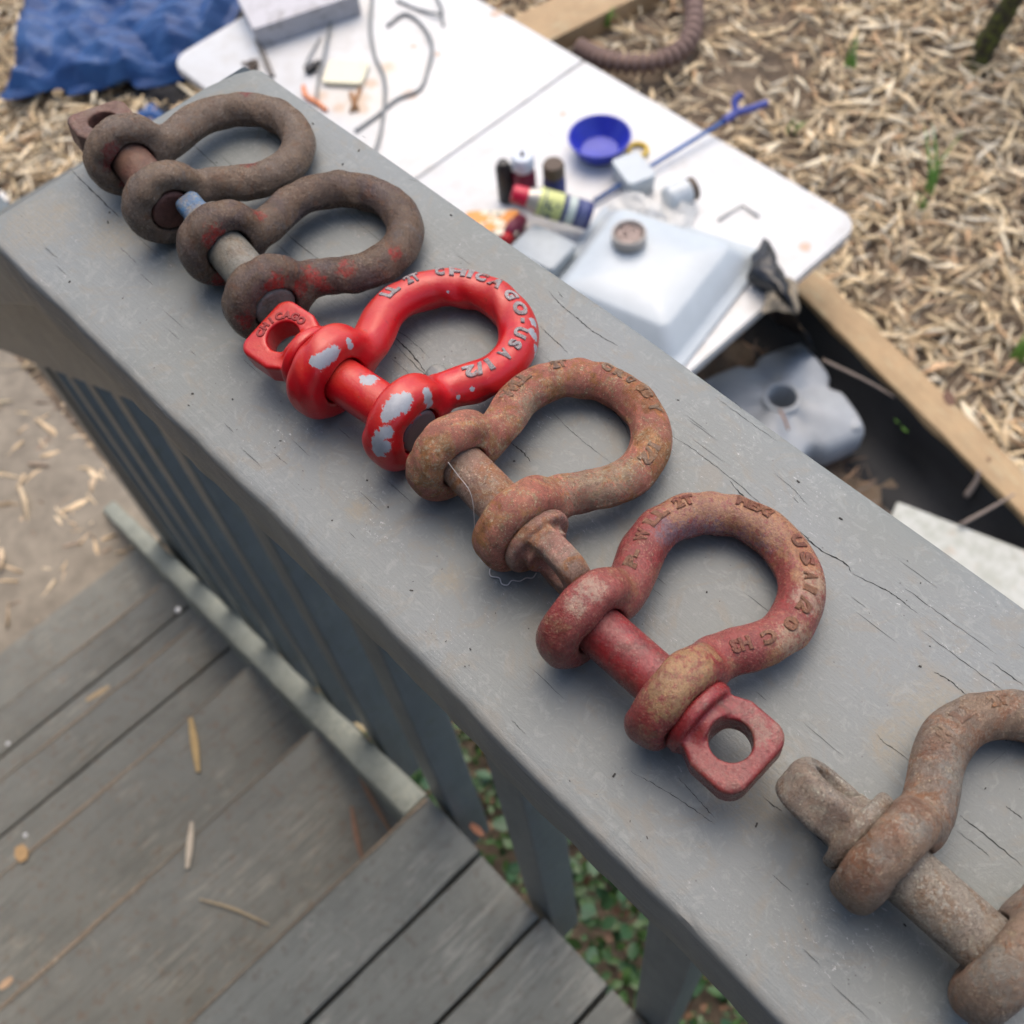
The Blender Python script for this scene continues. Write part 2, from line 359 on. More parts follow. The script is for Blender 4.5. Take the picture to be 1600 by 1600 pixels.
def smax(a, b, k): return -smin(-a, -b, k)
E_, RE, RB, YA, RR, TE = 17.35, 16.51, 24.39, 56.98, 6.76, 5.8
YC = YA + RR - RB
def bow_path():
    a = np.radians(np.linspace(-25, 90, 30)); arc = np.c_[RB * np.cos(a), YC + RB * np.sin(a)]
    leg = catmull([(17.3, 3.5, 0), (16.0, 10, 0), (16.4, 16, 0), (18.6, 22, 0), (arc[0, 0], arc[0, 1], 0), (arc[4, 0], arc[4, 1], 0)], 5)[:-6]
    right = np.concatenate([np.array([(p.x, p.y) for p in leg]), arc]); left = right[:-1].copy(); left[:, 0] *= -1
    return np.concatenate([left, right[::-1]])      # from the left ear over the crown to the right ear
PATH = bow_path()
def bow_sdf(seed):
    rg = np.random.default_rng(seed); ph = rg.uniform(0, 6, (6, 3)); fr = rg.uniform(0.08, 0.3, (6, 3))
    A, B = PATH[:-1], PATH[1:]; AB = B - A; L2 = (AB ** 2).sum(1)
    def fn(P):
        out = np.empty(len(P))
        for i in range(0, len(P), 60000):
            p = P[i:i + 60000]; best = np.full(len(p), 1e9)
            for a, ab, l2 in zip(A, AB, L2):
                t = np.clip(((p[:, 0] - a[0]) * ab[0] + (p[:, 1] - a[1]) * ab[1]) / l2, 0, 1)
                d = (p[:, 0] - a[0] - t * ab[0]) ** 2 + (p[:, 1] - a[1] - t * ab[1]) ** 2; best = np.minimum(best, d)
            tube = np.sqrt(best + p[:, 2] ** 2) - RR
            rho = np.hypot(p[:, 1], p[:, 2]); rd = 4.9
            qa = rho - (RE - rd); qb = np.abs(np.abs(p[:, 0]) - E_) - (TE + 0.5 - rd)
            ear = np.hypot(np.maximum(qa, 0), np.maximum(qb, 0)) + np.minimum(np.maximum(qa, qb), 0) - rd
            d = smin(tube, ear, 3.2); d = smax(d, 8.35 - rho, 1.0)
            n = sum(np.sin(p @ (fr[k] * (1 + k * .4)) + ph[k, 0]) * 0.10 / (1 + k * .3) for k in range(6))
            n = n * 1.7 - .28 * np.exp(-((p[:, 2] + .25 * np.sin(p[:, 0] * .3)) / .8) ** 2) * (rho > RE + 2)
            out[i:i + 60000] = d + n
        return out
    return fn
def bow_mesh(seed): 
    P, F = surface_nets(bow_sdf(seed), (-34, -19, -19), (34, 73, 19), 0.85); return np_mesh('bow', P, F)
def rbox2(a, b, ha, hb, r):
    qa = np.abs(a) - (ha - r); qb = np.abs(b) - (hb - r)
    return np.hypot(np.maximum(qa, 0), np.maximum(qb, 0)) + np.minimum(np.maximum(qa, qb), 0) - r
def pin_mesh(eye_deg, h=0.7, gap=0.3, proud=0.3, th=4.9, ew=12.2, cr=4.8, er=1.5):
    """screw pin, eye towards +x; eye flat when eye_deg = 0"""
    x0 = E_ + TE + gap; ca, sa = math.cos(R_(eye_deg)), math.sin(R_(eye_deg)); x1 = -(E_ + TE + proud)
    def fn(P):
        x = P[:, 0]; u = P[:, 1] * ca + P[:, 2] * sa; v = -P[:, 1] * sa + P[:, 2] * ca; rho = np.hypot(u, v)
        sh = smax(smax(rho - 7.75, x1 - x, 1.4), x - (x0 + 8), 1.0)
        col = rbox2(x - (x0 + 2.1), rho, 2.1, 11.8, 1.5)
        w_ = 9.4 + 2.9 * np.clip((x - x0 - 4) / 6, 0, 1)
        ey = rbox2(x - (x0 + 11.2), u * ew / w_, 13.0, ew, cr) if ew > 10 else rbox2(x - (x0 + 9.2), u, 11.0, ew, cr); ey = smax(ey, np.abs(v) - th, er); ey = np.maximum(ey, (x0 + 1) - x)
        d = smin(smin(sh, col, 1.2), ey, 1.8)
        return smax(d, (5.9 if ew > 10 else 3.8) - np.hypot(x - (x0 + 13.2), u), 0.8)
    P, F = surface_nets(fn, (x1 - 2, -14.5, -14.5), (x0 + 27, 14.5, 14.5), h); return np_mesh('screw_pin', P, F)

_s = np.concatenate([[0], np.cumsum(np.linalg.norm(np.diff(PATH, axis=0), axis=1))])
def on_path(s):
    x = np.interp(s, _s, PATH[:, 0]); y = np.interp(s, _s, PATH[:, 1]); e = 0.8
    tx = np.interp(s + e, _s, PATH[:, 0]) - np.interp(s - e, _s, PATH[:, 0]); ty = np.interp(s + e, _s, PATH[:, 1]) - np.interp(s - e, _s, PATH[:, 1])
    n = math.hypot(tx, ty); return x, y, tx / n, ty / n
def path_pos(x, y):
    t = np.linspace(0, _s[-1], 600); d = (np.interp(t, _s, PATH[:, 0]) - x) ** 2 + (np.interp(t, _s, PATH[:, 1]) - y) ** 2; return t[d.argmin()]
def text_verts(body, size, ext, bold=0.02):
    cu = bpy.data.curves.new('t', 'FONT'); cu.body = body; cu.size = size; cu.extrude = ext * .6; cu.bevel_depth = 0.24; cu.bevel_resolution = 2
    cu.offset = bold * size * 0.6; cu.space_character = 1.08; cu.resolution_u = 3
    o = bpy.data.objects.new('t', cu); C.objects.link(o); bpy.context.view_layer.update()
    ev = o.evaluated_get(bpy.context.evaluated_depsgraph_get()); me = ev.to_mesh()
    V = np.array([v.co[:] for v in me.vertices]).reshape(-1, 3); Fs = [tuple(p.vertices) for p in me.polygons]
    ev.to_mesh_clear(); bpy.data.objects.remove(o); return V, Fs
def lettering(body, words, mat, size=5.6, phi=8, proud=0.25, jit=0.0, bold=0.02):
    rj = random.Random(len(words))
    """raised letters bent round the bow; words = [(text, start_s, end_s)]"""
    AV = []; AF = []; me0 = body.data; bv = BVHTree.FromPolygons([v.co for v in me0.vertices], [tuple(q.vertices) for q in me0.polygons])
    for (txt, s0, s1) in words:
        V, Fs = text_verts(txt, size, 0.45, bold)
        if not len(V): continue
        x0, x1 = V[:, 0].min(), V[:, 0].max(); y0, y1 = V[:, 1].min(), V[:, 1].max(); k = len(AV)
        for (x, y, z) in V:
            s = s0 + (x - x0) / max(x1 - x0, 1e-6) * (s1 - s0); cx, cy, tx, ty = on_path(s)
            x_, y_ = x + jit * math.sin(y * 1.9 + s0) + jit * .6 * math.sin(x * 3.1), y + jit * math.sin(x * 1.3 + s0 * .7)
            s = s0 + (x_ - x0) / max(x1 - x0, 1e-6) * (s1 - s0); cx, cy, tx, ty = on_path(s)
            a = R_(phi) + (y_ - (y0 + y1) / 2) / (RR + 0.6); r = RR + proud + z - jit * .5 * (1 + math.sin(x * 1.1 + y * .8 + s0))
            ox, oy = -ty, tx                        # outward (left of travel)
            q, nn, _i, _d = bv.find_nearest(Vector((cx + ox * math.sin(a) * RR, cy + oy * math.sin(a) * RR, math.cos(a) * RR)) * .001)
            nn = Vector((ox * math.sin(a), oy * math.sin(a), math.cos(a))); q = q * 1000 + nn * (r - RR); AV.append((q.x, q.y, q.z))
        AF += [tuple(i + k for i in f) for f in Fs]
    me = bpy.data.meshes.new('raised_lettering'); me.from_pydata([(a / 1000, b / 1000, c / 1000) for a, b, c in AV], [], AF); me.update()
    return link('raised_lettering', me, mat, body)

TILT = 0.150
PINS = {}
def shackle(tx, ty, rz, s, seed, eye_side, eye_deg, label, mats, **kw):
    """builds an Empty > bow, screw_pin (eye_side -1: eye towards the far end)"""
    t = empty('bow_shackle', (tx, ty, 0), rz)
    tag(t, label, 'shackle', 'bow shackles lined up on the rail')
    k = Matrix.Translation((0, 0, RE * s / 1000)) @ Matrix.Rotation(-TILT, 4, 'X') @ Matrix.Scale(s, 4)
    b = link('bow', bow_mesh(seed), None, t); b.matrix_local = k
    p = link('screw_pin', pin_mesh(eye_deg, **kw), None, t)
    p.matrix_local = Matrix.Translation((0, 0, RE * s / 1000)) @ (Matrix.Rotation(math.pi, 4, 'Z') if eye_side < 0 else Matrix()) @ Matrix.Scale(s, 4)
    bpy.context.view_layer.update()
    return t, b, p
def hit(o, px, py):
    """local point of object o under a photo pixel"""
    me = o.data; bv = getattr(hit, 'c', {}).get(o.name)
    if bv is None:
        bv = BVHTree.FromPolygons([v.co for v in me.vertices], [tuple(q.vertices) for q in me.polygons]); hit.c = getattr(hit, 'c', {}); hit.c[o.name] = bv
    Mi = o.matrix_world.inverted(); a = Mi @ Vector(CC); b = Mi @ at(px, py, z=-0.2)
    loc, nrm, i, d = bv.ray_cast(a, (b - a).normalized())
    if loc is None: loc, nrm, i, d = bv.find_nearest(Mi @ at(px, py, z=0.015))
    return loc

SH = {}
SH[1] = shackle(.0517, .0567, -.1323, 1.008, 1, -1, 8, 'brown weathered bow shackle at the far end, its reddish pin eye overhanging the board', None)
SH[2] = shackle(.1207, .0541, -.1298, 1.014, 2, -1, 80, 'dark brown bow shackle with grey pin, blue pin eye and worn traces of red paint', None, ew=8.2, cr=6, er=3.5)
SH[3] = shackle(.1986, .0482, .1120, 1.012, 3, -1, -10, 'bright red bow shackle with grey paint chips and bare metal lettering', None, gap=1.9)
SH[4] = shackle(.2531, .0508, -.0787, .980, 4, 1, 94, 'salmon pink rusty bow shackle with tan crust and upright pin eye', None, th=4.3, cr=8.0, er=2.8)
SH[5] = shackle(.3238, .0406, -.0011, .996, 5, 1, 4, 'dark red bow shackle with raised lettering and flat pin eye with a round hole', None, ew=11.8, cr=5.6)
SH[6] = shackle(.4238, .0456, -.0097, 1.017, 6, -1, 58, 'grey brown bow shackle in the lower right corner, cut off by the photo edge', None, th=5.8, cr=9.5, er=3.6)

def setm(o, m): o.data.materials.clear(); o.data.materials.append(m)
def loc_s(o, px, py):
    p = hit(o, px, py); return path_pos(p.x * 1000, p.y * 1000)

# shackle 1, far: brown grey
def ex1(pts, col=(0.27, 0.035, 0.03)):
    return lambda g, c, rr: spots(g, c, rr, [(p, q * .82) for p, q in pts], col, None, 1.5, 0.5, 0.95, 0.35)
b = SH[1][1]
setm(b, rust_mat('weathered_brown_steel', (0.225, 0.165, 0.125), (0.26, 0.170, 0.105), (0.21, 0.135, 0.090), (0.35, 0.29, 0.23), r_amt=.5, c_amt=.40, rough=.36, bump=.6, speck=.75, dark=1.0, fleck=.45, fcol=(.34, .30, .25), ocol=(.20, .10, .05),
     extra=ex1([(hit(b, 175, 235), .004), (hit(b, 172, 255), .004), (hit(b, 385, 145), .003), (hit(b, 410, 240), .0025), (hit(b, 390, 257), .0035), (hit(b, 195, 285), .003)])))
setm(SH[1][2], rust_mat('reddish_brown_steel', (0.20, 0.075, 0.055), (0.24, 0.11, 0.075), (0.19, 0.10, 0.07), (0.26, 0.15, 0.10), r_amt=.5, c_amt=.3, rough=.5, bump=.3, speck=.1))
b = SH[2][1]
setm(b, rust_mat('dark_brown_steel', (0.165, 0.108, 0.095), (0.195, 0.122, 0.080), (0.185, 0.105, 0.060), (0.30, 0.22, 0.15), r_amt=.5, c_amt=.42, rough=.32, bump=.6, speck=.75, dark=.92, fleck=.5, fcol=(.32, .25, .18), ocol=(.20, .09, .045),
     extra=ex1([(hit(b, 335, 370), .005), (hit(b, 330, 400), .004), (hit(b, 345, 440), .005), (hit(b, 405, 335), .003), (hit(b, 485, 432), .005), (hit(b, 470, 450), .004), (hit(b, 500, 440), .003),
                (hit(b, 430, 445), .005), (hit(b, 405, 470), .005), (hit(b, 385, 500), .004), (hit(b, 540, 420), .004), (hit(b, 510, 452), .003), (hit(b, 620, 395), .003)], (0.40, 0.022, 0.016))))
def ex2(g, c, rr):
    return spots(g, c, rr, [((0.034, 0.0, 0.006), .0085), ((0.045, 0.0, 0.01), .010)], (0.05, 0.15, 0.30), 0.4, 0.4, 0.2, 0.95, 0.15)
setm(SH[2][2], rust_mat('dull_grey_pin_with_blue_eye', (0.34, 0.33, 0.28), (0.28, 0.27, 0.23), (0.22, 0.18, 0.13), (0.36, 0.33, 0.26), r_amt=.3, c_amt=.3, rough=.4, bump=.25, speck=.1, extra=ex2))
# shackle 3, bright red
def red_paint(name, chips, endc=None):
    g = G(name); n1 = g.noise(0.05, 5, 0.6); n2 = g.noise(0.35, 5, 0.7)
    c = g.mix(g.step(n1, 0.42, 0.68), (0.46, 0.004, 0.010), (0.42, 0.012, 0.016))
    c = g.mix(g.math('MULTIPLY', g.step(g.noise(0.10, 6, 0.7, dist=1), 0.52, 0.66), 0.25), c, (0.46, 0.05, 0.03))
    c = g.mix(g.math('MULTIPLY', g.step(n2, 0.60, 0.70), 0.45), c, (0.16, 0.02, 0.015))
    rr = g.math('ADD', g.math('MULTIPLY', n1, 0.25), 0.20)
    sep = g.n('ShaderNodeSeparateXYZ'); g.l(g.geo.outputs['Normal'], sep.inputs[0])
    fade = g.math('MULTIPLY', g.step(sep.outputs[2], 0.5, 1.0), g.step(g.noise(0.09, 6, 0.75, dist=1), 0.36, 0.60)); c = g.mix(g.math('MULTIPLY', fade, 0.42), c, (0.52, 0.075, 0.035))
    sc_ = g.noise(0.5, 5, 0.8, g.stretch(1, .12, 1), dist=1.5); c = g.mix(g.math('MULTIPLY', g.step(sc_, 0.64, 0.68), 0.5), c, (0.55, 0.20, 0.16))
    gr = g.noise(0.25, 6, 0.8); c = g.mix(g.math('MULTIPLY', g.step(gr, 0.60, 0.68), 0.5), c, (0.14, 0.05, 0.04))
    c, rr = spots(g, c, rr, [(p, r * 1.10) for p, r in chips], (0.50, 0.10, 0.08), 0.5, 0.95, 0.62, 0.8, 0.1, True)
    c, rr = spots(g, c, rr, chips, g.mix(g.noise(0.5, 5, 0.7), (0.36, 0.38, 0.42), (0.24, 0.25, 0.27)), 0.45, 0.95, 0.62, 1.0, 0.04, True)
    if endc: c, rr = spots(g, c, rr, endc, (0.105, 0.080, 0.090), 0.35, 0.1, 0.3, 1.0, 0.1, True)
    return g.end(c, rr, g.bump(g.math('ADD', g.math('MULTIPLY', n2, 0.5), n1), 0.0008, 0.35), 0, 0.5)
b, p = SH[3][1], SH[3][2]
ch = [(500, 566, 2.3), (510, 561, 2.2), (520, 553, 2.6), (491, 564, 1.8), (545, 533, 1.1), (548, 541, 1.2), (622, 628, 3.0), (632, 632, 2.4), (612, 638, 3.0), (605, 650, 2.0), (634, 622, 2.2),
      (603, 676, 2.4), (592, 683, 2.2), (588, 695, 2.4), (598, 698, 2.6), (590, 706, 2.2), (667, 612, 1.6), (669, 622, 2.0), (671, 632, 1.6), (738, 608, 0.8), (716, 621, 0.8), (834, 504, 1.8), (831, 518, 1.6),
      (836, 526, 1.8), (837, 545, 1.5), (836, 556, 1.4), (700, 456, 0.5)]
setm(b, red_paint('bright_red_paint', [(hit(b, x, y), r / 1000) for x, y, r in ch]))
setm(p, red_paint('bright_red_pin_paint', [(hit(p, 575, 594), .0022), (hit(p, 582, 590), .002), (hit(p, 567, 590), .0012)], [((-(E_ + TE) / 1000 - .0004, y, z), .0035) for y in (-.004, .004, 0) for z in (-.004, .004, 0)]))
M_BAREL = rust_mat('bare_worn_letter_metal', (0.52, 0.48, 0.48), (0.42, 0.36, 0.35), (0.44, 0.14, 0.11), (0.60, 0.57, 0.55), r_amt=.25, c_amt=.45, rough=.40, bump=.5, speck=.4, dark=1.0, dust=0)
wd = [('LL', (590, 462), (605, 443)), ('2T', (622, 434), (650, 424)), ('C', (677, 419), (694, 419)), ('HI', (702, 421), (740, 427)), ('C', (744, 430), (760, 437)), ('A', (762, 441), (778, 452)),
      ('G', (783, 458), (797, 470)), ('O', (799, 475), (811, 493)), ('-', (812, 498), (814, 504)), ('U', (815, 512), (814, 528)), ('S', (811, 534), (807, 547)), ('A', (801, 553), (791, 566)), ('1/2', (776, 577), (728, 593))]
lettering(b, [(t_, loc_s(b, *p0), loc_s(b, *p1)) for t_, p0, p1 in wd], M_BAREL, 6.2, 8, 0.12, .05, .04)
# shackle 4, salmon with crust
b, p = SH[4][1], SH[4][2]
def ex4(g, c, rr):
    c, rr = spots(g, c, rr, [(hit(b, 1000, 605), .006), (hit(b, 1015, 620), .007), (hit(b, 1040, 715), .006), (hit(b, 1030, 735), .004), (hit(b, 985, 590), .004)], (0.42, 0.16, 0.04), None, 0.9, 0.25, 0.8, 0.3)
    return spots(g, c, rr, [(hit(b, 930, 760), .010), (hit(b, 950, 755), .008), (hit(b, 830, 640), .006), (hit(b, 960, 740), .008)], (0.46, 0.38, 0.26), None, 1.6, 0.9, 0.7, 0.3)
setm(b, rust_mat('salmon_rust_crusted', (0.50, 0.190, 0.125), (0.44, 0.140, 0.100), (0.48, 0.235, 0.095), (0.60, 0.46, 0.28), r_amt=.45, c_amt=.66, rough=.6, bump=.8, extra=ex4, speck=1.0, dark=1.4, dust=.05, steel=.04, fleck=.85, ocol=(.52, .22, .06)))
m4p = rust_mat('pink_grey_pin_crust', (0.44, 0.20, 0.155), (0.42, 0.29, 0.22), (0.40, 0.17, 0.08), (0.54, 0.46, 0.36), r_amt=.45, c_amt=.66, rough=.55, bump=.7, speck=.95, dark=1.3, steel=.06, fleck=.8, ocol=(.50, .20, .06))
setm(p, m4p)
m4l = rust_mat('crusted_letters', (0.46, 0.32, 0.22), (0.40, 0.22, 0.15), (0.42, 0.19, 0.08), (0.56, 0.46, 0.33), r_amt=.5, c_amt=.5, rough=.6, bump=.8, speck=.6, dark=1.0)
wd = [('WLL', (803, 628), (832, 588)), ('2T', (862, 572), (884, 565)), ('C', (942, 566), (958, 570)), ('R', (962, 572), (978, 580)), ('O', (984, 582), (996, 594)), ('SB', (1002, 600), (1022, 622)), ('Y', (1026, 628), (1034, 645)), ('1/2', (1018, 690), (996, 716))]
lettering(b, [(t_, loc_s(b, *p0), loc_s(b, *p1)) for t_, p0, p1 in wd], m4l, 5.6, 14, 0.0, .14, .08)
# shackle 5, dark red
b, p = SH[5][1], SH[5][2]
def ex5(g, c, rr):
    c, rr = spots(g, c, rr, [(hit(b, 1120, 800), .009), (hit(b, 1080, 812), .008), (hit(b, 1160, 808), .009), (hit(b, 1200, 830), .006), (hit(b, 1045, 830), .005)], (0.16, 0.125, 0.15), None, 1.3, 0.6, 0.75, 0.5)
    c, rr = spots(g, c, rr, [(hit(b, 1100, 778), .007), (hit(b, 1150, 785), .009), (hit(b, 1200, 800), .009), (hit(b, 1250, 850), .007), (hit(b, 1270, 900), .006), (hit(b, 1060, 790), .006), (hit(b, 1228, 825), .008),
                             (hit(b, 1245, 1010), .007), (hit(b, 1225, 1025), .006)], (0.34, 0.165, 0.075), None, 1.2, 0.8, 0.85, 0.4)
    c, rr = spots(g, c, rr, [(hit(b, 1075, 1040), .008), (hit(b, 1095, 1045), .006), (hit(b, 1060, 1065), .008), (hit(b, 1040, 1090), .006), (hit(b, 1110, 1015), .004)], (0.32, 0.20, 0.09), None, 1.2, 0.5, 0.85, 0.5)
    return spots(g, c, rr, [(hit(b, 925, 918), .004), (hit(b, 900, 945), .003), (hit(b, 1275, 910), .004), (hit(b, 1265, 935), .005), (hit(b, 1240, 1000), .005)], (0.38, 0.30, 0.22), None, 1.4, 0.8, 0.6, 0.4)
setm(b, rust_mat('dark_red_paint_rusting', (0.345, 0.048, 0.044), (0.370, 0.085, 0.070), (0.32, 0.110, 0.060), (0.42, 0.26, 0.15), r_amt=.30, c_amt=.14, rough=.30, bump=.28, extra=ex5, speck=.45, dark=.72, dust=.05, steel=.04, fleck=.45, fcol=(.40, .26, .15)))
def ex5p(g, c, rr):
    x = E_ + TE; return spots(g, c, rr, [((.045, .012, .004), .004), ((.052, .011, .004), .004), ((.053, 0, .005), .003), ((.05, -.012, 0), .004), ((.040, .006, .006), .004), ((.053, -.008, .004), .003)], (0.22, 0.14, 0.10), None, 1.2, 0.5, 0.6, 0.5)
m5p = rust_mat('dark_red_pin_paint', (0.335, 0.032, 0.036), (0.350, 0.070, 0.060), (0.23, 0.060, 0.045), (0.30, 0.20, 0.15), r_amt=.15, c_amt=.10, rough=.30, bump=.16, speck=.25, extra=ex5p, dark=.68, dust=.04, steel=.04, fleck=.25, fcol=(.34, .24, .18))
setm(p, m5p)
m5l = rust_mat('dark_red_worn_letters', (0.38, 0.11, 0.08), (0.42, 0.19, 0.11), (0.38, 0.15, 0.07), (0.50, 0.33, 0.19), r_amt=.5, c_amt=.4, rough=.5, bump=.7, speck=.5, dark=1.0)
wd = [('P-', (988, 888), (1000, 860)), ('W', (1003, 846), (1012, 828)), ('LL', (1018, 822), (1044, 798)), ('2T', (1056, 792), (1085, 782)), ('MEXI', (1150, 784), (1205, 805)), ('U', (1234, 838), (1245, 856)), ('S', (1252, 864), (1258, 884)), ('A', (1262, 892), (1264, 906)),
      ('1', (1264, 914), (1262, 924)), ('/2', (1258, 932), (1246, 952)), ('0', (1236, 962), (1224, 976)), ('C', (1206, 982), (1188, 992)), ('H3', (1172, 998), (1140, 1008))]
lettering(b, [(t_, loc_s(b, *p0), loc_s(b, *p1)) for t_, p0, p1 in wd], m5l, 5.3, 11, 0.05, .08, .05)
# shackle 6
b, p = SH[6][1], SH[6][2]
def ex6(g, c, rr):
    c, rr = spots(g, c, rr, [(hit(b, 1430, 1290), .004), (hit(b, 1385, 1330), .003), (hit(b, 1490, 1200), .005), (hit(b, 1500, 1250), .006), (hit(b, 1560, 1520), .006)], (0.38, 0.37, 0.32), None, 1.3, 0.5, 0.75, 0.6)
    return spots(g, c, rr, [(hit(b, 1465, 1165), .004), (hit(b, 1395, 1310), .004), (hit(b, 1420, 1250), .006), (hit(b, 1340, 1370), .005)], (0.30, 0.12, 0.06), None, 1.2, 0.4, 0.6, 0.6)
setm(b, rust_mat('tan_grey_rust', (0.33, 0.225, 0.155), (0.31, 0.24, 0.19), (0.34, 0.170, 0.095), (0.48, 0.38, 0.25), r_amt=.5, c_amt=.60, rough=.45, bump=.8, extra=ex6, speck=.95, dark=1.3, steel=.25, fleck=.7, fcol=(.56, .50, .40), ocol=(.36, .15, .06)))
setm(p, rust_mat('silver_tan_pin', (0.38, 0.33, 0.27), (0.32, 0.23, 0.17), (0.30, 0.20, 0.13), (0.58, 0.53, 0.42), r_amt=.45, c_amt=.72, rough=.38, bump=.8, speck=1.0, dark=1.3, steel=.25, fleck=.85, fcol=(.62, .60, .52)))
wd = [('W', (1478, 1165), (1490, 1140)), ('LL', (1500, 1128), (1524, 1108)), ('2T', (1545, 1096), (1575, 1088))]
lettering(b, [(t_, loc_s(b, *p0), loc_s(b, *p1)) for t_, p0, p1 in wd], m4l, 5.2, 14, -0.05, .18, .07)
# engraved word round the eye of the red pin
def eye_word(pin, txt, mat, side=1):
    x0 = (E_ + TE + 1.9 + 13.2); vs = []; fs = []; n = len(txt)
    for i, chh in enumerate(txt):
        V, Fs = text_verts(chh, 3.6, 0.12); a = R_(150 - 118 * i / (n - 1)); k = len(vs)
        if not len(V): continue
        V[:, 0] -= (V[:, 0].min() + V[:, 0].max()) / 2; r0 = 7.2
        for (x, y, z) in V:
            r = r0 + y; ux, uy = math.cos(a), math.sin(a); tx, ty = uy, -ux
            X, Y = ux * r + tx * x, uy * r + ty * x         # seen from above with +y up, eye end to the left
            vs.append(((x0 - X) / 1000 if False else (x0 + (-X)) / 1000, -Y / 1000, (5.0 + z * side) / 1000))
        fs += [tuple(q + k for q in f) for f in Fs]
    me = bpy.data.meshes.new('eye_lettering'); me.from_pydata(vs, [], fs); me.update(); return link('eye_lettering', me, mat, pin)
def eye_word2(pin, txt, mat):
    """letters on an arc over the far side of the hole; pin local frame is turned half round, so flip both axes"""
    x0 = (E_ + TE + 1.9 + 13.2); vs = []; fs = []; n = len(txt)
    for i, chh in enumerate(txt):
        V, Fs = text_verts(chh, 3.7, 0.12); a = R_(205 - 125 * i / (n - 1)); k = len(vs)
        V[:, 0] -= (V[:, 0].min() + V[:, 0].max()) / 2
        for (x, y, z) in V:
            r = 7.0 + y; ux, uy = math.cos(a), math.sin(a)
            X, Y = ux * r + uy * x, uy * r - ux * x
            ca, sa = math.cos(R_(-10)), math.sin(R_(-10)); u_ = -Y; v_ = 4.95 + z
            vs.append(((x0 - X) / 1000, (u_ * ca - v_ * sa) / 1000, (u_ * sa + v_ * ca) / 1000))
        fs += [tuple(q + k for q in f) for f in Fs]
    me = bpy.data.meshes.new('eye_lettering'); me.from_pydata(vs, [], fs); me.update(); return link('eye_lettering', me, mat, pin)
eye_word2(SH[3][2], 'CHICAGO', plain('dark_red_engraving', (0.26, 0.012, 0.012), 0.5, 0.2, 0.4))

# ------------------------------------------------------------------ the railing
rail = empty('deck_railing', (0, 0.07, -0.95)); tag(rail, 'grey painted deck railing with flat cap board and square balusters', 'railing')
def local(o, parent):
    m = o.matrix_world.copy(); o.parent = parent; o.matrix_parent_inverse = parent.matrix_world.inverted(); return o
bpy.context.view_layer.update()
def cap_mesh():
    L, W, T = 1.15, 0.140, 0.038; r = 0.0045; nx = 230; vs = []; fs = []; rg = random.Random(3)
    sec = [(W - 0.001, -T + 0.002), (W, -T * 0.5), (W, -0.004), (W - 0.0012, -0.0012), (W - 0.004, 0)] + [(W * k / 12, 0) for k in range(11, 0, -1)] + \
          [(0.0060, 0), (0.0030, -0.0001), (0.0013, -0.0008), (0.0003, -0.0022), (0, -0.0045), (0, -T * 0.55), (0, -T + 0.004), (0.003, -T)]
    n = len(sec); ph = [rg.uniform(0, 6.28) for _ in range(12)]
    def nz(x, k, a, f): return a * (math.sin(x * f + ph[k % 12]) + 0.6 * math.sin(x * f * 2.3 + ph[(k * 5 + 2) % 12]) + 0.4 * math.sin(x * f * 5.1 + ph[(k * 3 + 4) % 12]))
    for i in range(nx + 1):
        x = L * i / nx
        for k, (y, z) in enumerate(sec):
            xx = x
            if x < 0.016 and y > W - 0.022:           # far garden-side corner is clipped round
                u = (y - (W - 0.022)) / 0.022; xx = max(x, 0.011 * u * u + x * 0.3)
            if x < 0.004: z = z - (0.004 - x) * 0.5 if k in range(3, 22) else z
            j = 0.0
            if y < 0.0035: j = (nz(x, 1, 0.00030, 60) + rg.uniform(-1, 1) * 0.00022) * (1 if z < -0.0005 else 1.6)
            vs.append((xx, y + j + nz(x, 7, 0.0006, 9), z + (nz(x, 3, 0.00025, 45) if y < 0.012 else 0)))
    for i in range(nx):
        for k in range(n): fs.append((i * n + k, (i + 1) * n + k, (i + 1) * n + (k + 1) % n, i * n + (k + 1) % n))
    fs += [tuple(range(n)), tuple(nx * n + k for k in range(n - 1, -1, -1))]
    me = bpy.data.meshes.new('cap_board'); me.from_pydata(vs, [], fs); me.update(); return me
cap = link('cap_board', cap_mesh(), M_RAIL); local(auto(cap, 40), rail)
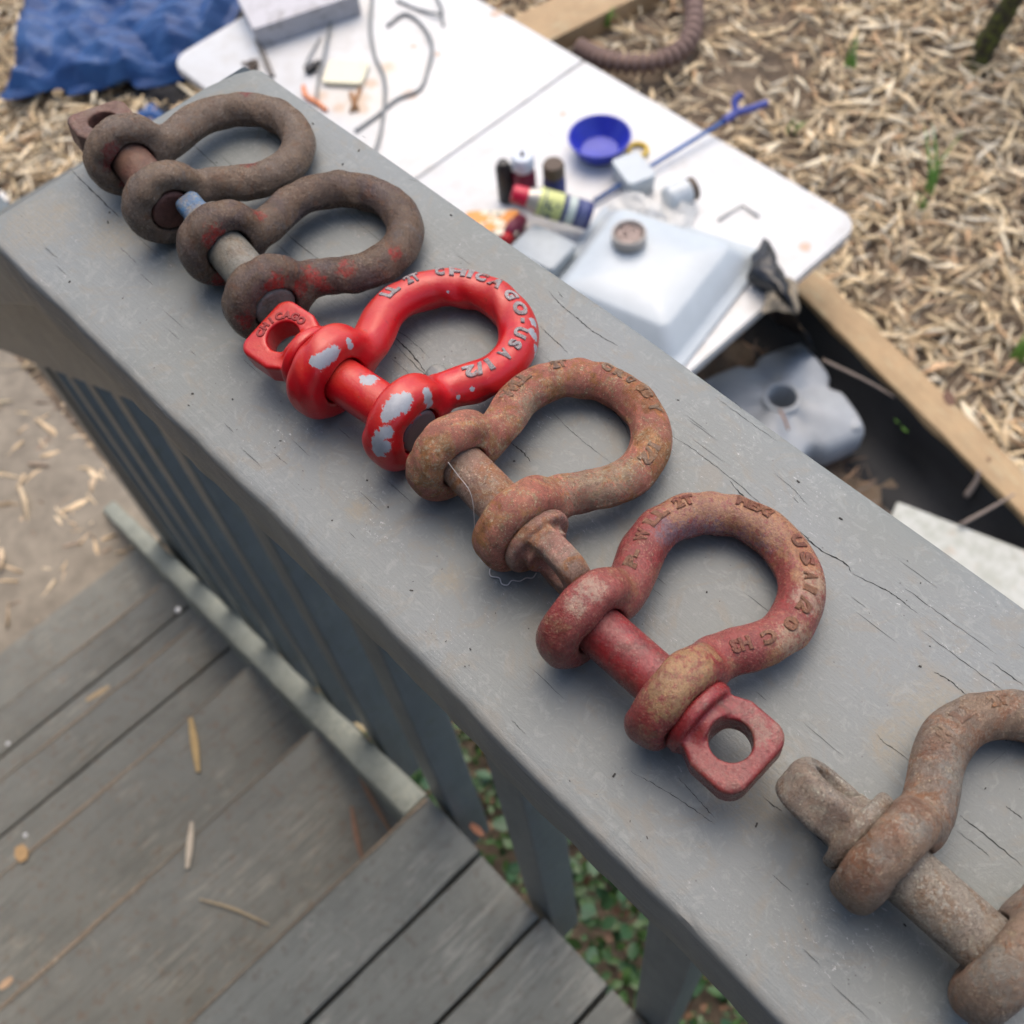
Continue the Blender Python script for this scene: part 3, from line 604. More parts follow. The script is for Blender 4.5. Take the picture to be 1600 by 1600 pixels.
# grain cracks: dark splits in the cap, followed from the photograph
cr = MB()
def crack(pts, w0=0.0007, taper=True, seedw=0):
    w0 *= 0.42
    P = [at(x, y, z=0.0) for x, y in pts]; P = catmull(P, 10); n = len(P); vs = []; rg = random.Random(len(cr.v) + 5)
    for i, p in enumerate(P):
        t = i / (n - 1); ww = w0 * (math.sin(math.pi * min(1, max(0.04, t))) ** 0.5 if taper else 1) * rg.uniform(0.35, 1.2)
        p = p + Vector((0, rg.uniform(-1, 1) * 0.00018, 0.00006)); vs += [p + Vector((0, -ww / 2, 0)), p + Vector((0, ww / 2, 0))]
    cr.add(vs, [(2 * i, 2 * i + 2, 2 * i + 3, 2 * i + 1) for i in range(n - 1)])
CR_ = [([(111, 266), (140, 294), (165, 319), (188, 340)], .0014), ([(70, 386), (92, 405)], .0006), ([(188, 387), (214, 411)], .0006), ([(220, 428), (240, 446)], .0005), ([(300, 225), (330, 252), (360, 282)], .0009),
       ([(445, 363), (480, 392), (505, 410)], .0009), ([(425, 375), (470, 415), (520, 460)], .0006), ([(395, 385), (440, 425), (500, 480)], .0005), ([(610, 522), (640, 550), (668, 585)], .0014), ([(615, 535), (650, 572), (680, 600)], .0007), ([(612, 560), (635, 580), (650, 597)], .0006), ([(595, 500), (640, 530), (672, 560)], .0005),
       ([(858, 455), (875, 475), (905, 500), (930, 520), (968, 542)], .0010), ([(872, 456), (880, 466)], .0006), ([(843, 510), (865, 530), (888, 552)], .0007), ([(935, 620), (970, 655), (988, 690)], .0005), ([(858, 640), (900, 680), (960, 728)], .0005),
       ([(706, 690), (735, 708), (760, 730), (830, 722)], .0001), ([(798, 692), (815, 705), (830, 722)], .0010), ([(1048, 680), (1080, 700), (1120, 730), (1160, 762), (1200, 798)], .0006), ([(1140, 752), (1172, 786), (1202, 800)], .0011), ([(1250, 830), (1280, 858), (1320, 880), (1330, 895)], .0012), ([(1332, 897), (1380, 920), (1400, 932), (1435, 960)], .0009),
       ([(1238, 776), (1248, 786)], .0005), ([(1415, 920), (1470, 960), (1560, 1025)], .0006), ([(1550, 1035), (1600, 1072)], .0008), ([(1460, 1050), (1485, 1065), (1512, 1088)], .0011), ([(1370, 1148), (1384, 1162), (1410, 1180), (1440, 1205)], .0006),
       ([(1420, 1178), (1450, 1205)], .0004), ([(1500, 1275), (1540, 1305), (1600, 1355)], .0008), ([(1495, 1298), (1530, 1325), (1548, 1340)], .0006), ([(1572, 1260), (1598, 1280)], .0009), ([(1250, 1280), (1275, 1305), (1300, 1330)], .0006), ([(1202, 1254), (1222, 1268)], .0006),
       ([(985, 1205), (1030, 1230), (1080, 1262), (1120, 1290)], .0005), ([(1060, 1215), (1090, 1248), (1120, 1282)], .0006), ([(425, 706), (450, 727)], .0004), ([(478, 757), (492, 770)], .0005), ([(457, 755), (475, 772)], .0003), ([(800, 1125), (822, 1148)], .0004),
       ([(1118, 620), (1165, 655), (1215, 690)], .0004), ([(1148, 628), (1160, 640)], .0004), ([(1210, 740), (1240, 765), (1262, 790)], .0004), ([(905, 580), (945, 610)], .0003), ([(540, 330), (580, 365), (625, 400)], .0004), ([(640, 280), (652, 284)], .0007), ([(565, 212), (572, 216)], .0005), ([(700, 640), (725, 665)], .0008), ([(1590, 1140), (1575, 1170), (1540, 1200)], .0010),
       ([(742, 760), (765, 790)], .0003), ([(1000, 905), (1040, 935)], .0003), ([(1440, 985), (1500, 1030), (1590, 1095)], .0005)]
for pts, w0 in CR_: crack(pts, w0)
for k in range(70):                                    # short grain splits between the long ones
    x = random.uniform(0.02, 0.62); y = random.uniform(0.008, 0.134); Lc = random.uniform(0.004, 0.016); n = 5; vs = []
    for i in range(n):
        t = i / (n - 1); ww = 0.00016 * math.sin(math.pi * max(.05, min(.95, t))); p = Vector((x + Lc * t, y + random.uniform(-1, 1) * .00012, 0.00006)); vs += [p + Vector((0, -ww / 2, 0)), p + Vector((0, ww / 2, 0))]
    cr.add(vs, [(2 * i, 2 * i + 2, 2 * i + 3, 2 * i + 1) for i in range(n - 1)])
o = cr.obj('wood_split', M_CRACK, cap); tag(o, kind='stuff')
# tiny debris lying on the cap
db = MB(); rg = random.Random(9)
for k in range(260):
    x = rg.uniform(0.005, 0.62); y = rg.uniform(0.006, 0.134); a = rg.uniform(0, math.pi); s = rg.choice((.00015, .0002, .0002, .0003, .00045)); l = s * rg.uniform(1, 3)
    db.box((x, y, s * .3), (l, s, s * .7), Matrix.Rotation(a, 3, 'Z'))
o = db.obj('dirt_speck', plain('dark_dirt', (0.05, 0.045, 0.04), 0.9, .3, .5), cap); tag(o, kind='stuff')
# sloping cap and side rail over the steps
SL = 0.74; ang = math.atan(SL)
def sloped(name, x0, z0, y, W, T, L, mat):
    me = board_mesh(name, L, W, T, 0.003); o = link(name, me, mat); o.matrix_world = Matrix.Translation((x0, y, z0)) @ Matrix.Rotation(math.pi, 4, 'Z') @ Matrix.Rotation(ang, 4, 'Y') @ Matrix.Translation((0, -W, 0))
    auto(o); return local(o, rail)
sloped('sloping_cap_board', -0.004, -0.006, 0.0, 0.140, 0.038, 1.45, M_BAL)
sloped('side_rail', -0.02, -0.075, 0.033, 0.037, 0.089, 1.40, M_BAL)
o = link('side_rail', board_mesh('side_rail', 1.14, 0.037, 0.089, 0.003), M_BAL); o.location = (0.0, 0.033, -0.039); bpy.context.view_layer.update(); local(auto(o), rail)
bal_cache = {}
def baluster(x1, ztop, zbot, w_=0.039, y=0.0705, name='baluster'):
    H = round(ztop - zbot, 2); key = (H, w_)
    if key not in bal_cache: bal_cache[key] = board_mesh(name, H, w_, w_, 0.0025, seg=6)
    o = link(name, bal_cache[key], M_BAL)
    o.matrix_world = Matrix(((0, 1, 0, x1 - w_), (0, 0, 1, y + w_), (1, 0, 0, zbot), (0, 0, 0, 1))); auto(o); return local(o, rail)
for k, x1 in enumerate([0.362, 0.198, 0.036, 0.522, 0.682, 0.842, 1.0]): baluster(x1, -0.04, -1.125)
x1 = -0.124
while x1 > -0.95:
    baluster(x1, -0.085 + SL * x1, -1.13 + SL * x1 * 0.98, y=0.0705 - .026 * x1); x1 -= 0.16
baluster(-0.965, -0.72, -1.95, 0.089, 0.090, 'newel_post')
baluster(1.13, -0.04, -1.9, 0.089, 0.040, 'rail_post')

# ------------------------------------------------------------------ deck and steps
ZD = -0.95
deck = empty('deck', (0.4, -0.6, ZD)); tag(deck, kind='structure'); bpy.context.view_layer.update()
def plank(x0, x1, z, y0=-1.5, y1=0.066, T=0.036, mat=M_DECK, parent=None, name='deck_plank', seed=0, r=0.003):
    """plank across the deck: local x along world -Y"""
    me = board_mesh(name, y1 - y0, x1 - x0, T, r, warp=0.0016, seed=seed); o = link(name, me, mat)
    o.matrix_world = Matrix(((0, 1, 0, x0), (-1, 0, 0, y1), (0, 0, 1, z), (0, 0, 0, 1))); auto(o); bpy.context.view_layer.update(); return local(o, parent)
xs = [-0.002, 0.092, 0.190, 0.292, 0.388, 0.484, 0.580, 0.676, 0.772, 0.868, 0.964, 1.06]
for i in range(len(xs) - 1): plank(xs[i] + 0.0025, xs[i + 1] - 0.0025, ZD + random.uniform(-.0015, .0015), y1=0.066 + random.uniform(-.003, .002), parent=deck, seed=i)
st = empty('wooden_steps', (-0.5, -0.6, -1.9)); tag(st, 'worn grey wooden steps leading down from the deck beside the railing', 'steps'); bpy.context.view_layer.update()
RUN, RISE = 0.243, 0.18
def bare_edge(x0, z, y1=0.02):
    """strip of bare wood where the nosing paint has worn away"""
    m = MB(); n = 60; vs = []; rg = random.Random(int(z * 1000))
    for i in range(n + 1):
        y = -1.4 + (y1 + 1.4) * i / n; ww = max(0.0002, 0.0015 + 0.003 * math.sin(y * 9 + z * 40) + rg.uniform(-.001, .001))
        vs += [(x0 - 0.0008, y, z - 0.012), (x0 - 0.0006, y, z - 0.0028), (x0 + 0.0030, y, z + 0.0009), (x0 + 0.003 + ww, y, z + 0.0014)]
    fs = []
    for i in range(n):
        for k in range(3): fs.append((i * 4 + k, (i + 1) * 4 + k, (i + 1) * 4 + k + 1, i * 4 + k + 1))
    m.add(vs, fs); o = m.obj('worn_nosing', M_BARE, None, True); return local(o, st)
for i in range(1, 6):
    z = ZD - RISE * i; xn = -RUN * i
    if i in (3, 4):
        plank(xn, xn + 0.088, z, y1=0.031 + .0039 * i, parent=st, name='tread_plank', mat=M_STEP, seed=20 + i); plank(xn + 0.092, xn + RUN + 0.02, z, y1=0.031 + .0039 * i, parent=st, name='tread_plank', mat=M_STEP, seed=40 + i)
    else:
        plank(xn, xn + RUN + 0.02, z, y1=0.031 + .0039 * i, parent=st, name='tread_plank', mat=M_STEP, seed=60 + i)
    if i < 5: bare_edge(xn, z)
    me = MB().box((xn + RUN + 0.028, -0.72, z + RISE / 2 - 0.02), (0.018, 1.46, RISE - 0.04)).obj('riser_board', M_STEP); local(me, st)
bare_edge(0.0, ZD, 0.06)
def stringer(y0, y1, x_end=-1.44, name='stringer', w_=0.036):
    """sloping side board; its top edge stands just proud of the treads"""
    n = 40; vs = []
    for i in range(n + 1):
        t = i / n; x = -0.004 + (x_end + 0.004) * t; z = ZD - 0.004 + (x * 0.665); y = y0 + (y1 - y0) * t; q = 0.0005 * math.sin(i * 1.7) + 0.0004 * math.sin(i * 4.1)
        vs += [(x, y + .003, z), (x, y + w_ - .003 + q, z + .001), (x, y + w_ + q, z - .003), (x, y + w_, z - .23), (x, y, z - .23), (x, y + q * .5, z - .003)]
    fs = []
    for i in range(n):
        for k in range(6): fs.append((i * 6 + k, (i + 1) * 6 + k, (i + 1) * 6 + (k + 1) % 6, i * 6 + (k + 1) % 6))
    fs += [(5, 4, 3, 2, 1, 0), tuple(n * 6 + k for k in range(6))]
    o = MB().add(vs, fs).obj(name, M_STRING); auto(o, 50); return local(o, st)
stringer(0.029, 0.052); stringer(-1.54, -1.54)
# unseen wall and overhang added behind the camera to block sky light
hw = empty('sky_blocker_wall', (0.6, -1.75, -1.9)); tag(hw, kind='structure'); bpy.context.view_layer.update()
sb = MB().box((0, 0, 0), (5.2, 0.02, 0.155), Matrix.Rotation(R_(-4), 3, 'X')).mesh('blocker_board')
M_BLOCKER = wood_paint('dark_blocker_paint', (0.040, 0.052, 0.060), (0.05, 0.06, 0.065), .2, (0.035, 0.04, 0.04), .3, .6, .3, .2, .2)
for k in range(24): o = link('blocker_board', sb, M_BLOCKER); o.location = (0.3, -1.78, -1.82 + .142 * k); bpy.context.view_layer.update(); local(o, hw)
ov = MB().box((0.3, -1.40, 1.62), (5.6, 0.9, 0.03)).box((0.3, -0.96, 1.56), (5.6, 0.025, 0.15)).mesh('blocker_eave'); local(link('blocker_eave', ov, M_BLOCKER), hw)
# deck frame below
fr = MB().box((0.56, 0.035, ZD - 0.13), (1.06, 0.038, 0.18)).obj('rim_joist', M_STEP); local(fr, deck)

# ------------------------------------------------------------------ ground and mulch
ZG = -1.90
def ground():
    n = 90; g = np.concatenate([[-60, -25, -12, -7], np.linspace(-4.6, 4.6, n), [7, 12, 25, 60]]); m = len(g)
    X, Y = np.meshgrid(g, g, indexing='ij'); Z = ZG + 0.012 * np.sin(X * 3.1 + 1) * np.cos(Y * 2.7) + 0.006 * np.sin(X * 11 + Y * 7)
    line = 1.535 - 0.29 * (X - 0.0)                       # the timber edging
    d = line - Y; dip = np.clip(1 - np.abs(d - 0.13) / 0.20, 0, 1) * 0.10
    Z = Z - np.where((X > -1.9) & (X < 1.3), dip, 0)
    P = np.stack([X, Y, Z], -1).reshape(-1, 3); I = np.arange(m * m).reshape(m, m)
    F = np.stack([I[:-1, :-1], I[1:, :-1], I[1:, 1:], I[:-1, 1:]], -1).reshape(-1, 4)
    me = np_mesh('ground', P, F, 1.0); o = link('ground', me, M_GROUND); return tag(o, kind='structure')
ground()
def chips(name, N, xr, yr, zfn, lmin, lmax, pal, keep=None, seed=1, pitch=0.35, wr=(0.12, 0.22)):
    rg = np.random.default_rng(seed); x = rg.uniform(*xr, N); y = rg.uniform(*yr, N)
    if keep is not None: k = keep(x, y, rg); x, y = x[k], y[k]
    n = len(x); z = zfn(x, y, rg); L = lmin + (lmax - lmin) * rg.beta(1.6, 3.0, n); W = np.minimum(L * rg.uniform(*wr, n), 0.019); T = W * rg.uniform(0.12, 0.3, n) + 0.0006
    st_ = [(-.5, .35), (-.12, 1.0), (.5, .25)]; ca = rg.uniform(-.10, .10, n) * L; V = []
    for (u, ww) in st_:
        jig = rg.uniform(.6, 1.25, n)
        for (a, b_) in ((-1, -1), (1, -1), (1, 1), (-1, 1)):
            V.append(np.stack([u * L, a * ww * W * .5 * jig + ca * (1 - 4 * u * u), b_ * T * .5 + rg.uniform(-.02, .05, n) * L * (1 - 4 * u * u)], -1))
    V = np.stack(V, 1)
    yaw = rg.uniform(0, 2 * np.pi, n); pi_ = rg.normal(0, pitch, n) * 0.6; ro = rg.normal(0, .5, n)
    def rot(V, a, i, j):
        c, s = np.cos(a)[:, None], np.sin(a)[:, None]; p, q = V[..., i].copy(), V[..., j].copy(); V[..., i] = p * c - q * s; V[..., j] = p * s + q * c
    rot(V, ro, 1, 2); rot(V, pi_, 0, 2); rot(V, yaw, 0, 1)
    V += np.stack([x, y, z + np.abs(np.sin(pi_)) * L * .3], -1)[:, None]
    q = []
    for s in range(2):
        for k in range(4): q.append((s * 4 + k, s * 4 + (k + 1) % 4, s * 4 + 4 + (k + 1) % 4, s * 4 + 4 + k))
    q += [(3, 2, 1, 0), (8, 9, 10, 11)]; q = np.array(q)
    F = (q[None] + (np.arange(n) * 12)[:, None, None]).reshape(-1, 4)
    me = bpy.data.meshes.new(name); P = V.reshape(-1, 3); me.vertices.add(len(P)); me.vertices.foreach_set('co', P.ravel())
    me.loops.add(F.size); me.loops.foreach_set('vertex_index', F.ravel()); me.polygons.add(len(F)); me.polygons.foreach_set('loop_start', np.arange(len(F)) * 4); me.polygons.foreach_set('loop_total', np.full(len(F), 4)); me.update()
    pal = np.array(pal); col = pal[rg.integers(0, len(pal), n)] * rg.uniform(.75, 1.2, (n, 1)); col = np.concatenate([col, np.ones((n, 1))], 1)
    a = me.color_attributes.new('tint', 'FLOAT_COLOR', 'POINT'); a.data.foreach_set('color', np.repeat(col, 12, 0).ravel())
    o = link(name, me, M_CHIP); return tag(o, kind='stuff')
PAL = [(.76, .61, .38), (.70, .55, .34), (.80, .67, .46), (.62, .49, .31), (.70, .53, .32), (.58, .49, .35), (.84, .74, .54), (.42, .32, .21), (.58, .39, .23), (.66, .60, .47)]
def keep_mulch(x, y, rg):
    line = 1.535 - 0.29 * x; k = (y > line + 0.05) | (x < -1.75)
    k &= ~((x > -1.4) & (y < 0.10))
    k &= ~((x > -0.9) & (y < line))
    k &= ~((x < -1.2) & (y < 0.2) & (rg.uniform(0, 1, len(x)) > 0.10))
    k &= ((y < 4.4) & (y > -2.2))
    lo = np.sin(x * 3.1 + 1.2 * np.sin(y * 2.3)) * np.sin(y * 3.7 + x) ; k &= (rg.uniform(0, 1, len(x)) > np.clip(lo * 1.1 - .5, 0, .4))
    k &= (rg.uniform(0, 1, len(x)) > .72 * np.exp(-(((x + 1.5) / .42) ** 2 + ((y - 2.15) / .30) ** 2)))
    return k
o = chips('wood_chip_mulch', 74000, (-5.0, 1.2), (-1.9, 4.4), lambda x, y, rg: ZG + rg.uniform(0.0, 0.035, len(x)), 0.030, 0.135, PAL, keep_mulch, 3, .22, (.08, .19))
o2_ = chips('straw_strips', 13000, (-5.0, 1.2), (-1.9, 4.4), lambda x, y, rg: ZG + rg.uniform(0.01, 0.045, len(x)), 0.08, 0.20, PAL, keep_mulch, 13, .16, (.03, .07))
tag(o2_, 'long pale straw strips lying among the wood chips', 'straw')
tag(o, 'pale brown wood chip mulch spread over the garden soil', 'mulch')
o = chips('pine_needle_litter', 2600, (-0.75, 0.9), (0.55, 1.60), lambda x, y, rg: ZG - 0.015 + rg.uniform(0, .03, len(x)) - 0.05 * np.clip(1 - np.abs(1.535 - .29 * x - y - .13) / .2, 0, 1), 0.03, 0.12,
          [(.24, .15, .10), (.30, .18, .11), (.20, .15, .12), (.34, .22, .14), (.28, .24, .20)], lambda x, y, rg: ((1.535 - .29 * x - y) > 0.15) & ((x < 0.3) | (y < 1.2)), 5, 0.3, (0.03, 0.08))
tag(o, 'brown needles and leaf litter between deck and timber edging', 'leaf litter')
o = chips('fallen_chips_on_path', 3400, (-3.2, -1.1), (-1.4, 0.35), lambda x, y, rg: ZG + .004 + rg.uniform(0, .012, len(x)), 0.03, 0.13, [(.66, .50, .32), (.70, .56, .38), (.52, .40, .27), (.26, .20, .15)], lambda x, y, rg: x < -1.23 - 0 * y, 8, .15)
tag(o, 'scattered pale chips at the foot of the steps', 'wood chips')
# bare packed soil at the foot of the steps
m = MB(); m.prism([(-3.6, -1.7), (-1.22, -1.7), (-1.22, 0.12), (-2.3, 0.16), (-3.6, 0.0)], ZG - 0.02, ZG + 0.018); o = m.obj('path', plain('packed_grey_soil', (0.27, 0.235, 0.185), .95, .32, .02)); tag(o, kind='structure')

# timber edging of the raised bed
def beam_between(name, a, b_, W, T, mat, label, cat, top, extra=0.0, grp=None):
    a = Vector((a[0], a[1], 0)); b_ = Vector((b_[0], b_[1], 0)); d = (b_ - a); L = d.length; yaw = math.atan2(d.y, d.x)
    o = link(name, board_mesh(name, L, W, T, 0.004, warp=.002), mat); o.matrix_world = Matrix.Translation((a.x, a.y, top)) @ Matrix.Rotation(yaw, 4, 'Z'); auto(o); tag(o, label, cat, grp); return o
p0 = at(1242, 450, z=-1.80); p1 = at(1600, 806, z=-1.80); dd = (p1 - p0).normalized(); a = p0 - dd * 0.70; b_ = p1 + dd * 0.7
tb = beam_between('edging_timber', a, b_, 0.082, 0.085, M_PINE, 'long new pine timber edging the mulch bed, running under the white table', 'timber', -1.80)
M_KNOT = plain('dark_pine_knot', (0.15, 0.07, 0.04), .7, .4, .3)
for (px, py, r) in ((1483, 622, .017), (1545, 718, .005)):
    kn = MB(); q = at(px, py, z=-1.7993); kn.lathe([(r, 0), (r * .9, .0004), (0.0001, .0006)], Matrix.Translation(q) @ Matrix.Rotation(2.4, 4, 'Z') @ Matrix.Diagonal((1.3, .8, 1, 1)), 20)
    local(kn.obj('knot', M_KNOT), tb)
p0 = at(873, 56, z=-1.82); p1 = at(1010, -12, z=-1.82)
beam_between('edging_timber', p0 - (p1 - p0) * 1.2, p1 + (p1 - p0) * 1.5, 0.17, 0.085, M_PINE, 'pale pine board lying behind the far edge of the white table', 'timber', -1.82)
# black fabric against the timber
m = MB(); vs = []; n = 60
for i in range(n + 1):
    t = i / n; p = a + (b_ - a) * t; nrm = Vector((dd.y, -dd.x, 0)); k = 0.012 * math.sin(t * 31) + 0.008 * math.sin(t * 77)
    for (o_, z) in ((-.002, -1.815), (.015, -1.86), (.035 + k, -1.93), (.09 + k, -1.962 + k * .4), (.145 + 2 * k, -1.968), (.165 + 2 * k, -1.99)): q = p + nrm * o_; vs.append((q.x, q.y, z + 0.004 * math.sin(i * 1.3 + z * 90)))
fs = [(i * 6 + k, (i + 1) * 6 + k, (i + 1) * 6 + k + 1, i * 6 + k + 1) for i in range(n) for k in range(5)]
o = m.add(vs, fs).obj('weed_fabric', plain('black_weed_fabric', (0.014, 0.015, 0.017), .7, .3, .1), None, True); tag(o, 'black weed fabric lining the side of the pine timber', 'fabric')

# ------------------------------------------------------------------ garden plants
M_LEAF = plain('green_leaf', (0.040, 0.095, 0.022), .5, .35, .06); M_LEAF2 = plain('blue_green_leaf', (0.030, 0.085, 0.034), .55, .35, .05)
def leaf_patch(name, N, xr, yr, zr, mat, smin_=.018, smax_=.045, seed=2, keep=None):
    rg = random.Random(seed); m = MB()
    for _ in range(N):
        x = rg.uniform(*xr); y = rg.uniform(*yr)
        if keep and not keep(x, y): continue
        z = rg.uniform(*zr); s = rg.uniform(smin_, smax_); Mx = Matrix.Translation((x, y, z)) @ Matrix.Rotation(rg.uniform(0, 6.28), 4, 'Z') @ Matrix.Rotation(rg.gauss(0, .5), 4, 'Y') @ Matrix.Rotation(rg.gauss(0, .4), 4, 'X')
        pts = [(-.5, 0, -.03), (-.25, .26, .05), (.05, .34, .06), (.35, .2, .02), (.55, 0, -.06), (.35, -.2, .02), (.05, -.34, .06), (-.25, -.26, .05), (0, 0, 0)]
        m.add([Mx @ Vector((a_ * s, b2 * s, c_ * s)) for a_, b2, c_ in pts], [(8, k, (k + 1) % 8) for k in range(8)])
    o = m.obj(name, mat, None, True); tag(o, kind='stuff'); return o
wk = lambda x, y: y > 0.13
o = leaf_patch('weeds', 3800, (-0.65, 1.2), (0.13, 0.62), (-1.90, -1.80), M_LEAF, .012, .032, keep=wk); tag(o, 'low green weeds growing below the deck edge', 'weeds')
o = leaf_patch('broad_leaf_weeds', 420, (-0.5, 1.2), (0.13, 0.58), (-1.86, -1.79), M_LEAF2, .025, .055, 4, keep=wk); tag(o, 'blue green broad weeds below the railing', 'weeds')
o = leaf_patch('dry_leaves', 260, (-0.6, 1.2), (0.12, 0.62), (-1.87, -1.81), plain('dry_leaf', (0.16, 0.085, 0.045), .7, .3, .1), .015, .04, 6, keep=wk); tag(o, 'dry brown leaves caught among the weeds', 'leaves')
def grass_tuft(px, py, n, h, lean, label, seed, z=-1.862):
    h *= 1.45; n += 2
    rg = random.Random(seed); base = at(px, py, z=z); m = MB()
    for k in range(n):
        a = rg.uniform(0, 6.28); l = h * rg.uniform(.6, 1.1); w_ = .0062 * rg.uniform(.8, 1.4); vs = []
        dx = lean[0] + rg.uniform(-.35, .35); dy = lean[1] + rg.uniform(-.35, .35); b0 = Vector((rg.uniform(-.012, .012), rg.uniform(-.012, .012), 0))
        sd_ = Vector((-dy, dx, 0)).normalized() if abs(dx) + abs(dy) > .01 else Vector((1, 0, 0))
        for i in range(6):
            t = i / 5; c = b0 + Vector((dx * l * t * t, dy * l * t * t, l * t * (1 - .25 * t))); ww = w_ * (1 - t * .95); vs += [c - sd_ * ww, c + sd_ * ww + Vector((0, 0, .001))]
        m.add(vs, [(2 * i, 2 * i + 2, 2 * i + 3, 2 * i + 1) for i in range(5)])
    o = m.obj('grass_tuft', M_LEAF3, None, True); o.location = base; tag(o, label, 'grass'); return o
M_LEAF3 = plain('fresh_grass', (0.15, 0.33, 0.055), .5, .25, .1)
grass_tuft(1455, 300, 3, .13, (-.3, .35), 'tall bright green grass blade standing alone in the mulch', 1)
grass_tuft(1328, 105, 3, .07, (-.1, .2), 'short green shoot in the mulch above the blue forked tool', 2)
grass_tuft(1238, 208, 3, .05, (.1, .2), 'small green sprout near the end of the blue rod', 3)
grass_tuft(1590, 560, 9, .09, (.1, .3), 'green grass tuft at the right edge of the mulch', 4)
grass_tuft(1440, 322, 5, .04, (-.5, -.1), 'low green sprout at the foot of the tall grass blade', 5)
grass_tuft(948, 40, 4, .05, (.2, .2), 'green sprout between the pine board and the ribbed hose', 6)
def clover():
    t = empty('clover', at(1420, 664, z=-1.885)); tag(t, 'small bright green clover on the black fabric', 'plant'); m0 = MB()
    for k in range(5):
        a = k * 1.2566; c = Vector((math.cos(a) * .024, math.sin(a) * .024, .02)); m = MB(); m.add([c + Vector((math.cos(a + q * .785) * .014, math.sin(a + q * .785) * .014, .002 * math.sin(q * 3))) for q in range(8)] + [c + Vector((0, 0, -.003))], [(8, q, (q + 1) % 8) for q in range(8)])
        o = m.obj('leaf', M_LEAF3, t, True); m0.tube([(0, 0, -.07), (c.x * .5, c.y * .5, .005), c], .0012, 5)
    m0.obj('stem', M_LEAF3, t, True)
clover()
def trunk():
    base = at(1530, 95, z=-1.89); t = empty('shrub', base); tag(t, 'mossy stemmed shrub rooted in the mulch at the top right', 'shrub')
    m = MB(); P = catmull([(0, 0, -.03), (.0, .01, .05), (.02, .045, .2), (.03, .10, .45), (.05, .13, .8)], 6); n = len(P)
    m.tube(P, [.037 * (1 - .45 * i / n) * (1 + .08 * math.sin(i * 2.1)) + (.012 if i < 3 else 0) for i in range(n)], 14)
    g = G('mossy_bark'); f = g.noise(.05, 6, .7); c = g.mix(g.step(f, .42, .6), (0.05, 0.04, 0.03), (0.11, 0.12, 0.03)); m.obj('trunk', g.end(c, .9, g.bump(f, .004, .8), 0, .2), t, True)
    for k, (dx, dy, dz, z0) in enumerate([(.3, .1, .35, .5), (-.25, .2, .4, .6), (.1, .35, .4, .7)]):
        b2 = MB(); b2.tube(catmull([(.03, .1, z0), (.03 + dx * .5, .1 + dy * .5, z0 + dz * .5), (.03 + dx, .1 + dy, z0 + dz)], 4), .012, 8); b2.obj('branch', bpy.data.materials['mossy_bark'], t, True)
    m = MB(); rg = random.Random(3)
    for _ in range(320):
        p = Vector((rg.gauss(.08, .2), rg.gauss(.32, .2), 1.05 + rg.gauss(0, .12))); s = rg.uniform(.02, .05); Mx = Matrix.Translation(p) @ Matrix.Rotation(rg.uniform(0, 6), 4, 'Z') @ Matrix.Rotation(rg.gauss(0, .7), 4, 'Y')
        m.add([Mx @ Vector(q) for q in ((-s, 0, 0), (0, s * .4, .004), (s, 0, 0), (0, -s * .4, .004))], [(0, 1, 2, 3)])
    tag(m.obj('foliage', M_LEAF, t), kind='stuff')
trunk()

# ------------------------------------------------------------------ folding table
ZT = -1.58
M_PLASTIC = None
def table_mat():
    g = G('white_table_plastic', rnd=False); f = g.noise(.02, 5, .6); c = g.mix(g.step(f, .35, .75), (.60, .605, .60), (.53, .52, .495))
    c = g.mix(g.math('MULTIPLY', g.step(g.noise(.045, 6, .75, dist=1), .60, .70), .35), c, (.55, .48, .40))
    c = g.mix(g.math('MULTIPLY', g.step(g.noise(.3, 5, .7), .62, .70), .3), c, (.40, .36, .30))
    pts = [(at(x, y, z=ZT), r) for x, y, r in ((560, 155, .028), (565, 170, .02), (530, 168, .018), (640, 148, .020), (647, 72, .010), (683, 84, .010), (775, 21, .016), (1258, 386, .014), (605, 105, .02), (500, 150, .02), (580, 130, .02), (880, 178, .008))]
    c, _ = spots(g, c, .4, pts, (.48, .25, .10), None, 1.0, .06, .8, .9)
    pts = [(at(x, y, z=ZT), r) for x, y, r in ((560, 160, .07), (520, 150, .06), (620, 110, .06))]
    c, _ = spots(g, c, .4, pts, (.66, .56, .42), None, 1.0, .04, .45, 1.0)
    return g.end(c, .38, g.bump(g.noise(.8, 3), .0003, .3), 0, .5)
M_TAB = table_mat()
def rrect(x0, x1, y0, y1, r, corners=(1, 1, 1, 1), n=8):
    out = []
    for (cx, cy, a0, k) in ((x1 - r, y1 - r, 0, 0), (x0 + r, y1 - r, 90, 1), (x0 + r, y0 + r, 180, 2), (x1 - r, y0 + r, 270, 3)):
        if corners[k]:
            for q in range(n + 1): a = R_(a0 + 90 * q / n); out.append((cx + r * math.cos(a), cy + r * math.sin(a)))
        else: out.append((cx + (r if k in (0, 3) else -r), cy + (r if k in (0, 1) else -r)))
    return out
tx0, tx1, tm, ty0, ty1 = -2.285, -0.493, -1.398, 0.985, 1.742
tab = empty('folding_table', ((tx0 + tx1) / 2, (ty0 + ty1) / 2, ZG)); tag(tab, 'long white plastic folding table with a centre seam and rust stains', 'table'); bpy.context.view_layer.update()
